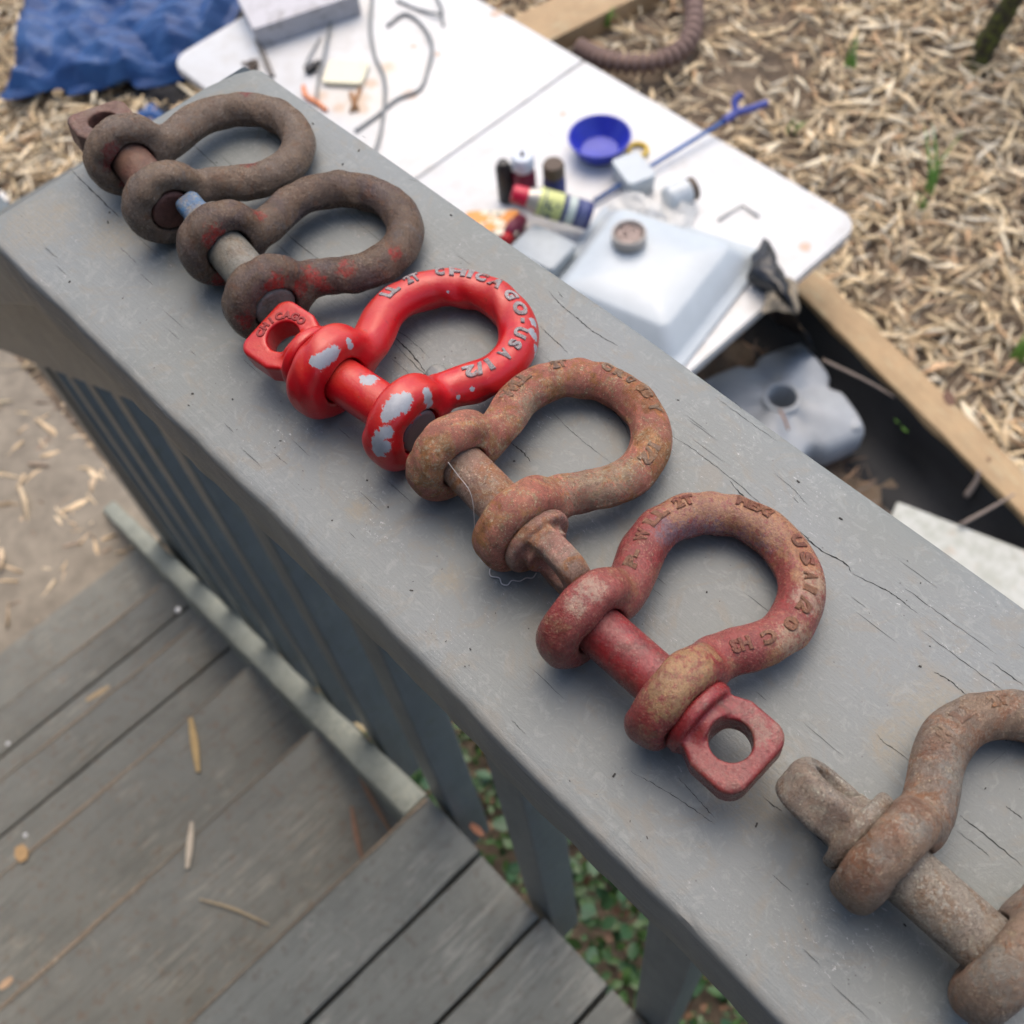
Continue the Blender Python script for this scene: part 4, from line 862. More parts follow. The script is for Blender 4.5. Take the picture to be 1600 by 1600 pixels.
def slab(name, outline, top, T, mat, bev=.006):
    cx = sum(p[0] for p in outline) / len(outline); cy = sum(p[1] for p in outline) / len(outline); vs = []; n = len(outline)
    for (s, z) in ((1 - bev * 1.2, top - T), (1, top - T + bev), (1, top - bev), (1 - bev * .5, top - bev * .3), (1 - bev * 1.8, top)):
        vs += [(cx + (x - cx) * s, cy + (y - cy) * s, z) for x, y in outline]
    fs = [(r_ * n + k, r_ * n + (k + 1) % n, (r_ + 1) * n + (k + 1) % n, (r_ + 1) * n + k) for r_ in range(4) for k in range(n)] + [tuple(range(n - 1, -1, -1)), tuple(4 * n + k for k in range(n))]
    return auto(MB().add(vs, fs).obj(name, mat), 40)
local(slab('table_half', rrect(tm + .0025, tx1, ty0, ty1, .055, (1, 0, 0, 1)), ZT, .028, M_TAB), tab)
local(slab('table_half', rrect(tx0, tm - .0025, ty0, ty1, .055, (0, 1, 1, 0)), ZT, .028, M_TAB), tab)
M_STEEL = plain('grey_steel_tube', (.22, .22, .22), .4, .15, .1, metal=.6)
for xx in (tx0 + .25, tx1 - .25):
    m = MB(); m.tube([(xx, ty0 + .08, ZG + .01), (xx, ty0 + .08, ZT - .05)], .012, 10); local(m.obj('leg', M_STEEL, None, True), tab)
    m = MB(); m.tube([(xx, ty1 - .08, ZG + .01), (xx, ty1 - .08, ZT - .05)], .012, 10); local(m.obj('leg', M_STEEL, None, True), tab)
    m = MB(); m.tube([(xx, ty0 + .08, ZG + .1), (xx, ty1 - .08, ZG + .1)], .010, 10); local(m.obj('cross_bar', M_STEEL, None, True), tab)

# things on the table ------------------------------------------------
def thing_from(mb, name, mat, label, cat, loc, smooth=True, ang=40, grp=None):
    o = mb.obj(name, mat); o.location = loc; auto(o, ang) if smooth else None; tag(o, label, cat, grp); return o
# blue bowl
m = MB(); m.lathe([(.036, 0), (.050, .002), (.066, .022), (.0755, .046), (.079, .050), (.0785, .0525), (.0745, .052), (.063, .030), (.046, .010), (.0001, .007)], None, 48)
c = at(937, 226, z=ZT + .025); thing_from(m, 'bowl', plain('blue_plastic', (.030, .045, .42), .32, .15, .03), 'round deep blue plastic bowl on the white table', 'bowl', (c.x, c.y, ZT + .001))
# blue rod with forked end
def forked():
    a = at(928, 314, z=ZT + .012); e = at(1130, 190, z=ZT + .03); f1 = at(1160, 147, z=ZT + .06); f2 = at(1198, 161, z=ZT + .03); j = at(1148, 177, z=ZT + .035)
    t = empty('forked_tool', a); tag(t, 'thin blue rod with forked end reaching past the table edge', 'tool'); M_ = plain('blue_painted_steel', (.035, .11, .33), .4, .2, .05); bpy.context.view_layer.update()
    m = MB(); m.tube([a, (a + e) / 2, e], .0055, 10); local(m.obj('shaft', M_, None, True), t)
    m = MB(); m.tube(catmull([e, j, (j + f1) / 2 + Vector((-.012, 0, .003)), f1], 6), .009, 10); local(m.obj('prong', plain('dark_blue_plastic', (.04, .06, .30), .45), None, True), t)
    m = MB(); m.tube(catmull([e, j, (j + f2) / 2 + Vector((.0, -.006, .0)), f2], 6), .009, 10); local(m.obj('prong', bpy.data.materials['dark_blue_plastic'], None, True), t)
forked()
M_YEL = plain('yellow_plastic', (.62, .42, .03), .4)
m = MB(); m.tube([Vector((math.cos(k / 24 * 6.283) * .024, math.sin(k / 24 * 6.283) * .024, .006)) for k in range(24)], .006, 8, closed=True); c = at(996, 238, z=ZT)
thing_from(m, 'plastic_ring', M_YEL, 'yellow plastic ring half hidden behind the white box by the bowl', 'ring', (c.x, c.y, ZT + .001))
# white box beside bowl
M_WHITE = plain('white_plastic', (.44, .49, .52), .35, .08, .02); M_CLEAR = plain('frosted_clear_plastic', (.70, .70, .67), .25, .1, .05, Alpha=.75)
def yaw_of(p, q): return math.atan2(q.y - p.y, q.x - p.x)
def rbox(name, px, py, yaw, L, W, H, mat, label, cat, z=ZT, bev=.006, tilt=0.0):
    c = at(px, py, z=z + H); m = MB(); vs = []; o2 = rrect(-L / 2, L / 2, -W / 2, W / 2, min(.012, W / 4), n=5); n = len(o2)
    for s, zz in ((.93, 0), (.95, .002), (1, H - bev), (.985, H - .0015), (.96, H)): vs += [(x * s, y * s, zz) for x, y in o2]
    m.add(vs, [(r_ * n + k, r_ * n + (k + 1) % n, (r_ + 1) * n + (k + 1) % n, (r_ + 1) * n + k) for r_ in range(4) for k in range(n)] + [tuple(range(n - 1, -1, -1)), tuple(4 * n + k for k in range(n))])
    o = thing_from(m, name, mat, label, cat, (c.x, c.y, z + .001)); o.rotation_euler = (tilt, 0, yaw); return o
q = at(990, 262, z=ZT + .045); q2 = at(1015, 295, z=ZT + .045)
rbox('white_box', 990, 262, yaw_of(q, q2), .10, .075, .05, M_WHITE, 'small white plastic box between the blue bowl and the clear jar', 'box')
# spray can lying down
def can():
    a = at(822, 308, z=ZT + .10); e = at(922, 338, z=ZT + .05); d = (e - a); yaw = math.atan2(d.y, d.x)
    t = empty('spray_can', ((a.x + e.x) / 2, (a.y + e.y) / 2, ZT)); tag(t, 'dark blue and pale yellow spray can lying down with a red cap', 'spray can'); bpy.context.view_layer.update()
    def part(name, prof, mat):
        M_ = Matrix.Translation(a) @ d.to_track_quat('Z', 'Y').to_matrix().to_4x4(); o = MB().lathe(prof, M_, 36).obj(name, mat); auto(o, 35); return local(o, t)
    L = d.length
    part('cap', [(.0001, -.034), (.017, -.034), (.021, -.028), (.022, 0), (.022, .004)], plain('red_cap_plastic', (.55, .01, .045), .35))
    part('shoulder', [(.022, .003), (.024, .010), (.0315, .024), (.033, .027), (.033, .030)], plain('silver_tin', (.5, .47, .42), .3, .1, .05, metal=.5))
    g = G('can_print', rnd=False); pos = g.vm('SUBTRACT', g.obj, tuple(a)); u = g.math('DIVIDE', g.vm('DOT_PRODUCT', pos, tuple(d.normalized())), L)
    c = g.mix(g.math('MULTIPLY', g.step(u, .17, .18), g.step(u, .56, .55)), (.025, .03, .13), (.55, .58, .22))
    c = g.mix(g.math('MULTIPLY', g.step(u, .26, .265), g.step(u, .285, .28)), c, (.03, .04, .16))
    bl = g.noise(.055, 2, .5, g.vm('SCALE', pos, sc_=1000)); c = g.mix(g.math('MULTIPLY', g.step(bl, .56, .58), g.math('MULTIPLY', g.step(u, .3, .31), g.step(u, .5, .49))), c, (.02, .05, .10))
    c = g.mix(g.math('MULTIPLY', g.step(u, .62, .63), g.step(u, .76, .75)), c, (.52, .58, .52))
    st2 = g.math('SINE', g.math('MULTIPLY', u, 260.0)); c = g.mix(g.math('MULTIPLY', g.step(st2, .5, .9), g.math('MULTIPLY', g.step(u, .80, .81), g.step(u, .93, .92))), c, (.35, .38, .55))
    part('can_body', [(.033, .028), (.0331, .032), (.0331, L - .002), (.032, L), (.028, L + .001), (.027, L - .004), (.0001, L - .006)], g.end(c, .3, None, .1, .5))
can()
# standing bottles behind it
M_NAVY = plain('navy_print', (.025, .035, .16), .35); M_BRN = plain('brown_rubber', (.10, .07, .05), .7); M_BLK = plain('black_plastic', (.02, .02, .022), .45); M_MAR = plain('maroon_plastic', (.20, .02, .05), .45)
def bottle(px, py, parts, label, cat='bottle', name='bottle', z=ZT, lean=(0, 0)):
    c = at(px, py, z=z); t = empty(name, (c.x, c.y, z)); tag(t, label, cat); t.rotation_euler = (lean[0], lean[1], 0)
    for (n_, prof, mat) in parts: o = MB().lathe(prof, None, 28).obj(n_, mat, t); auto(o, 35)
bottle(822, 312, [('bottle_body', [(.0001, .001), (.026, .001), (.028, .005), (.028, .085), (.022, .097), (.022, .10)], M_MAR), ('cap', [(.024, .0985), (.027, .105), (.027, .128), (.022, .136), (.0001, .138)], plain('pale_blue_cap', (.62, .68, .76), .35)), ('nozzle', [(.005, .138), (.005, .146), (.0001, .147)], M_BRN)], 'maroon bottle with round pale blue cap behind the spray can')
bottle(868, 318, [('bottle_body', [(.0001, .001), (.026, .001), (.027, .005), (.027, .075), (.020, .088)], M_NAVY), ('cap', [(.0205, .0885), (.026, .092), (.026, .118), (.023, .124), (.0001, .125)], M_BRN)], 'navy bottle with dark brown cap behind the spray can')
bottle(792, 312, [('bottle_body', [(.0001, .001), (.018, .001), (.02, .005), (.02, .10), (.012, .118), (.0001, .12)], M_BLK)], 'slim black bottle left of the red spray cap')
# tube lying in front
a = at(815, 342, z=ZT + .02); e = at(788, 378, z=ZT + .02); m = MB(); m.tube([a, (a * .6 + e * .4), (a * .25 + e * .75)], [.016, .022, .018], 14); o = m.obj('squeeze_tube', M_MAR, None, True); tag(o, 'dark maroon tube with red end lying beside the rail edge', 'tube')
m = MB(); m.tube([(a * .24 + e * .76), e], .015, 14); o2 = m.obj('tube_cap', plain('red_plastic', (.5, .015, .02), .4), o, True)
# orange and cream carton
q0 = at(735, 325, z=ZT + .02); q1 = at(790, 345, z=ZT + .02)
g = G('orange_cream_print', rnd=False); f = g.noise(.02, 2, .5); c = g.mix(g.step(f, .48, .52), (.72, .28, .05), (.70, .64, .50)); c = g.mix(g.step(g.noise(.05, 2, .5), .60, .62), c, (.12, .13, .10))
rbox('carton', 768, 348, yaw_of(q0, q1) + .5, .13, .085, .03, g.end(c, .5), 'orange and cream printed carton peeking over the rail', 'carton')
# grey box
rbox('grey_box', 848, 385, yaw_of(at(820, 360, z=ZT), at(900, 400, z=ZT)) , .125, .10, .055, plain('grey_blue_plastic', (.36, .40, .42), .4), 'grey plastic box in front of the spray can', 'box')

# inverted white tub and things on it
def tub():
    A = at(868, 422, z=ZT + .01); B = at(950, 312, z=ZT + .01); Cc = at(1204, 395, z=ZT + .01); D = at(1072, 566, z=ZT + .01)
    A = B + (A - B) * 1.55; D = Cc + (D - Cc) * 1.12
    t = empty('plastic_tub', (A + B + Cc + D) / 4); t.location.z = ZT; tag(t, 'upturned translucent white plastic tub with a wide rim on the table', 'tub'); bpy.context.view_layer.update()
    Q = [A, B, Cc, D]; ctr = (A + B + Cc + D) / 4
    def ring(s, z, rr=.10):
        out = []
        for i in range(4):
            p, q, r = Q[i - 1], Q[i], Q[(i + 1) % 4]
            for k in range(6):
                u = k / 5; a_ = q + (p - q) * rr * (1 - u); b2 = q + (r - q) * rr * u; v = a_ * (1 - u) + b2 * u; v = v * .5 + (q + (p - q) * rr * (1 - u) ** 2 + (r - q) * rr * u ** 2) * .5
                w_ = ctr + (v - ctr) * s; out.append((w_.x, w_.y, z))
        return out
    rings = [ring(.99, ZT + .002), ring(1, ZT + .010), ring(.985, ZT + .012), ring(.90, ZT + .013), ring(.875, ZT + .020), ring(.70, ZT + .062), ring(.66, ZT + .068), ring(.2, ZT + .069)]
    n = 24; vs = sum(rings, []); fs = [(r_ * n + k, r_ * n + (k + 1) % n, (r_ + 1) * n + (k + 1) % n, (r_ + 1) * n + k) for r_ in range(len(rings) - 1) for k in range(n)] + [tuple((len(rings) - 1) * n + k for k in range(n))]
    o = MB().add(vs, fs).obj('tub_shell', plain('milky_plastic', (.46, .51, .54), .22, .08, .02), None, False); auto(o, 50); local(o, t)
tub()
c = at(981, 368, z=ZT + .12)
def dish(px, py, z, r, h, lab, cat, body, inner):
    c = at(px, py, z=z + h); t = empty('dish', (c.x, c.y, z)); tag(t, lab, cat)
    MB().lathe([(r * .8, 0), (r, .003), (r, h - .003), (r * .97, h), (r * .86, h), (r * .84, h - .006), (r * .8, .008), (.0001, .006)], None, 32).obj('dish_body', body, t, True)
    g = MB(); rg = random.Random(4)
    for _ in range(60):
        a_ = rg.uniform(0, 6.28); q = r * .75 * math.sqrt(rg.random()); g.box((math.cos(a_) * q, math.sin(a_) * q, h * .55 + rg.uniform(0, .006)), (.018, .004, .004), Matrix.Rotation(rg.uniform(0, 3), 3, 'Z'))
    tag(g.obj('screws', inner, t), kind='stuff')
dish(983, 362, ZT + .070, .040, .03, 'small clear dish of rusty screws on the upturned white tub', 'dish', plain('grey_clear_plastic', (.42, .38, .34), .25), plain('rusty_screw_steel', (.40, .30, .26), .5, .3, .3))
# clear jar on its side with dark end
a = at(1042, 312, z=ZT + .035); e = at(1080, 296, z=ZT + .035); d = e - a; M_ = Matrix.Translation(a) @ d.to_track_quat('Z', 'Y').to_matrix().to_4x4(); L = d.length
o = MB().lathe([(.0001, -.004), (.024, -.003), (.030, .004), (.031, L * .8), (.026, L * .9), (.024, L * .9)], M_, 28).obj('jar', plain('pale_jar_plastic', (.52, .56, .58), .3)); auto(o); tag(o, 'pale plastic jar lying on its side with a dark brown lid', 'jar')
o2 = MB().lathe([(.0245, L * .895), (.028, L * .90), (.028, L * 1.12), (.0001, L * 1.13)], M_, 28).obj('lid', M_BRN, o); auto(o2)
# crumpled clear bag between
def crumple(name, px, py, rx, ry, h, mat, label, cat, seed, z=ZT, yaw=0, n=26):
    rg = random.Random(seed); ph = [rg.uniform(0, 6) for _ in range(10)]; vs = []; fs = []
    for i in range(n + 1):
        for j in range(n + 1):
            u = i / n * 2 - 1; v = j / n * 2 - 1; r = min(1, math.sqrt(u * u + v * v)); f = max(0, 1 - max(abs(u), abs(v)) ** 3)
            zz = h * f * (.45 + .25 * math.sin(u * 5 + ph[0] + 2 * math.sin(v * 3 + ph[1])) + .18 * abs(math.sin(u * 9 + v * 6 + ph[2])) + .14 * abs(math.sin(v * 12 - u * 5 + ph[3])) + .06 * math.sin(u * 25 + v * 19 + ph[4]))
            k = 1 + .10 * math.sin(3 * math.atan2(v, u) + ph[5]) + .06 * math.sin(7 * math.atan2(v, u) + ph[6]); vs.append((u * rx * k, v * ry * k, max(.0015, zz)))
    for i in range(n):
        for j in range(n): a_ = i * (n + 1) + j; fs.append((a_, a_ + n + 1, a_ + n + 2, a_ + 1))
    o = MB().add(vs, fs).obj(name, mat, None, True); c = at(px, py, z=z); o.location = c; o.rotation_euler = (0, 0, yaw); tag(o, label, cat); return o
crumple('plastic_bag', 1012, 345, .095, .075, .05, M_CLEAR, 'crumpled clear plastic bag behind the dish of screws', 'bag', 5, z=ZT + .01, yaw=.4)
# L shaped key and small bits
def wire(name, pts, r, mat, label, cat, z=ZT, grp=None):
    P = catmull([at(x, y, z=z + r + (h if h else 0)) for x, y, h in pts], 8); o = MB().tube(P, r, 8).obj(name, mat, None, True); tag(o, label, cat, grp); return o
M_WIRE = plain('grey_cable', (.20, .21, .21), .5)
P = [at(1122, 344, z=ZT + .004), at(1157, 321, z=ZT + .004), at(1161, 320, z=ZT + .004), at(1186, 338, z=ZT + .004)]
o = MB().tube(P, .0028, 8).obj('hex_key', plain('pale_steel', (.50, .49, .46), .35, metal=.5), None, True); tag(o, 'bent pale steel hex key lying on the white table', 'hex key')
# wires at the far end
W1 = [(515, 0, 0), (518, 30, 0), (508, 75, .01), (497, 130, 0), (494, 165, 0)]; W2 = [(582, -10, 0), (578, 40, .01), (585, 85, 0), (600, 120, .01), (600, 170, 0), (590, 225, 0), (575, 250, 0)]
W3 = [(605, 40, .0), (633, 22, 0), (660, 40, 0), (675, 70, .01), (668, 110, 0), (655, 140, 0), (620, 155, 0), (590, 180, 0), (555, 205, 0)]; W4 = [(620, 0, 0), (655, 15, 0), (690, 20, .01), (680, -10, 0)]; W5 = [(688, 16, .006), (693, 40, 0)]
W6 = [(500, 60, 0), (480, 95, .008), (478, 115, 0)]
wire('cable', W1, .0045, M_WIRE, 'grey cable crossing the edge of the cream card', 'cable', grp='grey cables on the table'); wire('cable', W2, .0050, M_WIRE, 'long grey cable running down the middle of the table end', 'cable', grp='grey cables on the table')
wire('cable', W3, .0050, M_WIRE, 'grey cable bent in a wide loop right of the cream card', 'cable', grp='grey cables on the table'); wire('cable', W4, .0040, M_WIRE, 'grey cable at the top edge of the photo', 'cable', grp='grey cables on the table')
wire('cable', W5, .0035, M_WIRE, 'short grey cable end hanging from the topmost cable', 'cable', grp='grey cables on the table'); wire('cable', W6, .003, M_WIRE, 'thin cable leading to the dark clip', 'cable', grp='grey cables on the table')
m = MB(); m.tube([at(548, 145, z=ZT + .004), at(558, 172, z=ZT + .004)], .006, 8); m.tube([at(563, 138, z=ZT + .004), at(548, 175, z=ZT + .004)], .005, 8); o = m.obj('rusty_hook', plain('orange_rust', (.34, .17, .07), .8, .3, .2), None, True); tag(o, 'rusty iron hook lying in an orange stain', 'hook')
g = G('cream_card', rnd=False); f = g.noise(.09, 3, .6, g.stretch(1, .3, 1)); c = g.mix(g.math('MULTIPLY', g.step(f, .60, .64), .5), (.72, .68, .50), (.40, .40, .34))
A = at(508, 85, z=ZT + .012); B = at(578, 88, z=ZT + .012); rbox('cream_box', 540, 112, yaw_of(A, B), .115, .095, .014, g.end(c, .5), 'cream card box with faint grey print under the cables', 'box')
m = MB(); m.box((0, 0, .01), (.02, .03, .02)); m.box((.006, .02, .016), (.012, .02, .012)); c = at(487, 112, z=ZT); thing_from(m, 'clip', M_BLK, 'small dark clip left of the cream box', 'clip', (c.x, c.y, ZT + .001), False)
m = MB(); A = at(402, 62, z=ZT + .004); B = at(425, 120, z=ZT + .004); m.tube([A, B], .0085, 6); o = m.obj('metal_bar', plain('dull_iron', (.17, .155, .14), .5, metal=.3)); tag(o, 'short dull iron bar near the far corner of the table', 'bar')
m = MB(); c = at(398, 103, z=ZT)
for k in range(7): m.box((random.uniform(-.02, .02), random.uniform(-.02, .02), .008), (.03, .007, .006), Matrix.Rotation(random.uniform(0, 3), 3, 'Z'))
thing_from(m, 'iron_scraps', M_BRN, 'dark iron scraps behind the far corner of the rail', 'scrap', (c.x, c.y, ZT + .001), False)
m = MB(); m.tube(catmull([at(474, 135, z=ZT + .01), at(478, 150, z=ZT + .012), at(495, 160, z=ZT + .008), at(510, 172, z=ZT + .006)], 5), .006, 8); o = m.obj('orange_strap', plain('orange_plastic', (.75, .22, .06), .5), None, True); tag(o, 'orange plastic strap showing past the rail edge', 'strap')
# white storage box at top
A = at(405, 45, z=ZT + .06); B = at(540, 0, z=ZT + .06); yw = yaw_of(A, B)
c = at(462, -12, z=ZT + .06)
def crate():
    t = empty('storage_box', (c.x, c.y, ZT), yw); tag(t, 'dirty white storage box standing on the far end of the table', 'box'); m = MB(); H = .055; g = G('dirty_white', rnd=False); f = g.noise(.02, 5, .7, dist=1); cc = g.mix(g.math('MULTIPLY', g.step(f, .48, .70), .7), (.46, .45, .47), (.20, .18, .17)); mt = g.end(cc, .5)
    L, W = .30, .20
    for (cx_, cy_, sx, sy) in ((0, -W / 2, L, .006), (0, W / 2, L, .006), (-L / 2, 0, .006, W - .008), (L / 2, 0, .006, W - .008)): m.box((cx_, cy_, H / 2 + .002), (sx, sy, H))
    m.box((0, 0, .006), (L - .01, W - .01, .006)); m.obj('box_body', mt, t); m = MB(); m.box((0, 0, H + .006), (L + .014, W + .014, .008)); auto(m.obj('lid', mt, t))
crate()

# black bag hanging over table corner
def black_bag():
    P = [at(1185, 385, z=ZT + .02), at(1212, 378, z=ZT + .035), at(1222, 440, z=ZT + .03), at(1205, 480, z=ZT + .02), at(1168, 462, z=ZT + .012)]
    c = sum(P, Vector()) / 5; t = empty('rubbish_bag', (c.x, c.y, ZT)); tag(t, 'black plastic bag slumped over the table edge beside the white tub', 'bag'); bpy.context.view_layer.update()
    a = at(1192, 382, z=ZT + .03); b3 = at(1222, 470, z=ZT - .02); e = at(1262, 530, z=ZT - .24); rg = random.Random(6); vs = []; n, m_ = 26, 16
    path = catmull([at(1198, 388, z=ZT + .012), at(1202, 425, z=ZT + .035), at(1206, 465, z=ZT + .02), at(1225, 500, z=ZT - .10), at(1245, 535, z=ZT - .26)], 6); n = len(path)
    for i, p in enumerate(path):
        wd_ = .035 + .10 * min(1, i / 9); s_ = (at(1300, 470, z=ZT) - at(1200, 400, z=ZT)).normalized(); s_.z = 0
        for j in range(m_ + 1):
            u = j / m_ * 2 - 1; q = p + s_ * (u * wd_ * .5 + .008 * math.sin(i * .9 + j)) + Vector((0, 0, .02 * (1 - u * u) + .008 * abs(math.sin(i * 1.1 + u * 4)) + rg.uniform(-.002, .002))); vs.append(tuple(q))
    fs = [(i * (m_ + 1) + j, (i + 1) * (m_ + 1) + j, (i + 1) * (m_ + 1) + j + 1, i * (m_ + 1) + j + 1) for i in range(n - 1) for j in range(m_)]
    o = MB().add(vs, fs).obj('bag_skin', plain('black_bin_liner', (.012, .013, .016), .3, .2, .1), None, True); local(o, t)
    k = crumple('bag_contents', 1222, 462, .035, .05, .03, plain('tan_paper', (.26, .22, .16), .7, .25, .1), None, None, 9, z=ZT + .02, yaw=.6, n=14)
    for key in ('label', 'category'):
        if key in k: del k[key]
    bpy.context.view_layer.update(); local(k, t)
black_bag()

# ------------------------------------------------------------------ tarp
def tarp():
    n = 84; vs = []; rg = random.Random(2); ph = [rg.uniform(0, 6) for _ in range(12)]
    c00 = at(18, 160, z=-1.86); c10 = at(300, 135, z=-1.86); c01 = at(55, -60, z=-1.86); c11 = at(430, -60, z=-1.80)
    for i in range(n + 1):
        for j in range(n + 1):
            u, v = i / n, j / n; p = c00 * (1 - u) * (1 - v) + c10 * u * (1 - v) + c01 * (1 - u) * v + c11 * u * v
            w1 = abs(math.sin(u * 9 + 2.2 * math.sin(v * 4 + ph[0]) + ph[1])); w2 = abs(math.sin(v * 11 + 1.8 * math.sin(u * 6 + ph[2]) + ph[3])); w3 = abs(math.sin(u * 19 + v * 14 + ph[4] + 1.3 * math.sin(v * 9)))
            z = .022 * w1 + .018 * w2
            for q in range(6):
                th_ = q * 2.4 + ph[7]; f_ = 5 + q * 6; z += (.034 / (1 + .55 * q)) * abs(((u * math.cos(th_) + v * math.sin(th_)) * f_ * .5 + .35 * math.sin((v * math.cos(th_) - u * math.sin(th_)) * 7 + q) + ph[q]) % 2 - 1)
            edge = min(u, 1 - u, v, 1 - v); ex = .02 * math.sin(v * 13 + ph[5]) * (1 if u < .5 else -1) if u in (0, 1) else 0; ey = .03 * math.sin(u * 17 + ph[6]) if j == 0 else 0
            vs.append((p.x + ex, p.y + ey, p.z + z * min(1, edge * 12 + .25)))
    fs = [(i * (n + 1) + j, (i + 1) * (n + 1) + j, (i + 1) * (n + 1) + j + 1, i * (n + 1) + j + 1) for i in range(n) for j in range(n)]
    g = G('blue_tarp', rnd=False); f = g.noise(.01, 4, .6); c = g.mix(g.step(f, .4, .65), (.013, .052, .17), (.022, .078, .22)); c = g.mix(g.math('MULTIPLY', g.step(g.noise(.008, 5, .7), .55, .7), .35), c, (.16, .22, .32))
    o = MB().add(vs, fs).obj('tarp', g.end(c, .5, g.bump(g.noise(.9, 2, .5), .0006, .4), 0, .35), None, False); tag(o, 'crumpled blue tarpaulin on the ground beside the table', 'tarp')
    q = at(90, 145, z=-1.82); e = MB().tube([Vector((math.cos(k / 16 * 6.283) * .012, math.sin(k / 16 * 6.283) * .012, 0)) for k in range(16)], .004, 6, closed=True).obj('grommet', plain('tan_brass', (.45, .33, .18), .5), None, True); e.location = q; bpy.context.view_layer.update(); local(e, o)
tarp()
crumple('tarp_scrap', 236, 184, .05, .04, .03, plain('blue_scrap', (.03, .11, .32), .45, .2, .05), 'small blue tarp scrap on the mulch just past the rail end', 'tarp', 3, z=ZG + .03)
crumple('tarp_shadow', 262, 158, .12, .09, .05, plain('tarp_shadow_black', (.016, .016, .018), .9, .2, .1), 'black sheet imitating the shadow under the tarp edge', 'shadow', 12, z=ZG + .01)  # shadow below the tarp edge, modelled as a black crumpled sheet
crumple('white_paper', -2, 312, .03, .025, .02, plain('white_paper', (.75, .75, .74), .6, .05, .1), 'bit of white paper at the left edge of the photo', 'paper', 13, z=ZG + .03)

# ------------------------------------------------------------------ umbrella base
def umbrella_base():
    c = at(1222, 622, z=-1.80); top = at(1225, 515, z=-1.80); right = at(1366, 660, z=-1.80); ex = (right - c); yaw = math.atan2(ex.y, ex.x) - math.pi / 4
    s = .152
    t = empty('parasol_base', (c.x, c.y, ZG - .01), yaw); tag(t, 'grey plastic parasol base with a round hole on the ground by the timber', 'parasol base')
    n = 72; rings = []
    def rad(a, k):
        a = a % (math.pi / 2); x = abs(math.cos(a)); y = abs(math.sin(a)); m_ = max(x, y); r = 1 / ((x ** 7 + y ** 7) ** (1 / 7)); d = min(a, math.pi / 2 - a); notch = .13 * math.exp(-(d / .15) ** 4); return r * (1 - notch * k)
    for (sc_, z, k, rib) in ((1.0, 0, 1, 0), (1.04, .012, 1, 0), (1.04, .06, 1, 0), (.99, .078, 1, 0), (.90, .088, .9, 0), (.6, .098, .2, .006), (.32, .108, 0, .008), (.30, .112, 0, 0), (.29, .116, 0, 0), (.23, .116, 0, 0), (.22, .112, 0, 0), (.21, .02, 0, 0)):
        rings.append([(s * sc_ * (rad(2 * math.pi * i / n, k) if sc_ > .3 else 1) * 1.0 * math.cos(2 * math.pi * i / n), s * sc_ * (rad(2 * math.pi * i / n, k) if sc_ > .3 else 1) * math.sin(2 * math.pi * i / n), z + rib * (math.cos(8 * math.pi * i / n + math.pi) if rib else 0)) for i in range(n)])
    vs = sum(rings, []); m_ = len(rings); fs = [(r_ * n + k, r_ * n + (k + 1) % n, (r_ + 1) * n + (k + 1) % n, (r_ + 1) * n + k) for r_ in range(m_ - 1) for k in range(n)] + [tuple((m_ - 1) * n + k for k in range(n))]
    o = MB().add(vs, fs).obj('base_shell', plain('grey_base_plastic', (.34, .36, .375), .5, .12, .03), t); auto(o, 45)
    for k in range(4):
        a = math.pi / 4 + k * math.pi / 2; q = MB(); q.lathe([(.020, 0), (.020, .006), (.017, .009), (.0001, .0095)], None, 18); o = q.obj('corner_boss', bpy.data.materials['grey_base_plastic'], t, True); o.location = (math.cos(a) * .172, math.sin(a) * .172, .080)
umbrella_base()
a = at(1218, 640, z=-1.775); e = at(1232, 672, z=-1.79); o = MB().tube(catmull([a, (a + e) / 2 + Vector((0, 0, .005)), e], 4), [.003] * 9, 6).obj('dead_leaf', plain('rusty_leaf', (.32, .17, .10), .8), None, True); tag(o, 'curled brown leaf stem in the parasol base hole', 'leaf')
# pale slab
A = at(1402, 782, z=-1.83); d_ = (at(1610, 862, z=-1.83) - A).normalized(); n_ = Vector((d_.y, -d_.x, 0)); P = [A, A + d_ * .55, A + d_ * .56 + n_ * .26, A + d_ * .01 + n_ * .25]
vs = [(p.x, p.y, -1.83) for p in P] + [(p.x, p.y, -1.875) for p in P]
g = G('weathered_pale_slab', rnd=False); f = g.noise(.03, 6, .7); c = g.mix(g.step(f, .35, .65), (.50, .51, .47), (.38, .39, .34)); c = g.mix(g.math('MULTIPLY', g.step(g.noise(.02, 3), .6, .7), .5), c, (.45, .33, .24))
o = MB().add(vs, [(3, 2, 1, 0), (4, 5, 6, 7), (0, 1, 5, 4), (1, 2, 6, 5), (2, 3, 7, 6), (3, 0, 4, 7)]).obj('stone_slab', g.end(c, .85, g.bump(f, .003, .6), 0, .3)); bv = o.modifiers.new('b', 'BEVEL'); bv.width = .006; bv.segments = 3; tag(o, 'pale weathered slab on the ground at the right edge beyond the rail', 'slab')
# ribbed hose
P = catmull([at(905, 75, z=-1.84), at(940, 92, z=-1.84), at(990, 100, z=-1.84), at(1040, 92, z=-1.83), at(1075, 65, z=-1.82), at(1085, 20, z=-1.82), at(1075, -30, z=-1.82)], 14)
PP = []; acc = 0; rs = []
for i in range(len(P) - 1):
    for k in range(4): PP.append(P[i].lerp(P[i + 1], k / 4))
for i, p in enumerate(PP): rs.append(.031 * (1.0 if i % 14 < 7 else .66))
o = MB().tube(PP, rs, 14).obj('ribbed_hose', plain('dusty_brown_hose', (.22, .145, .12), .8, .2, .05), None, True); tag(o, 'dusty brown ribbed hose curving over the mulch', 'hose')
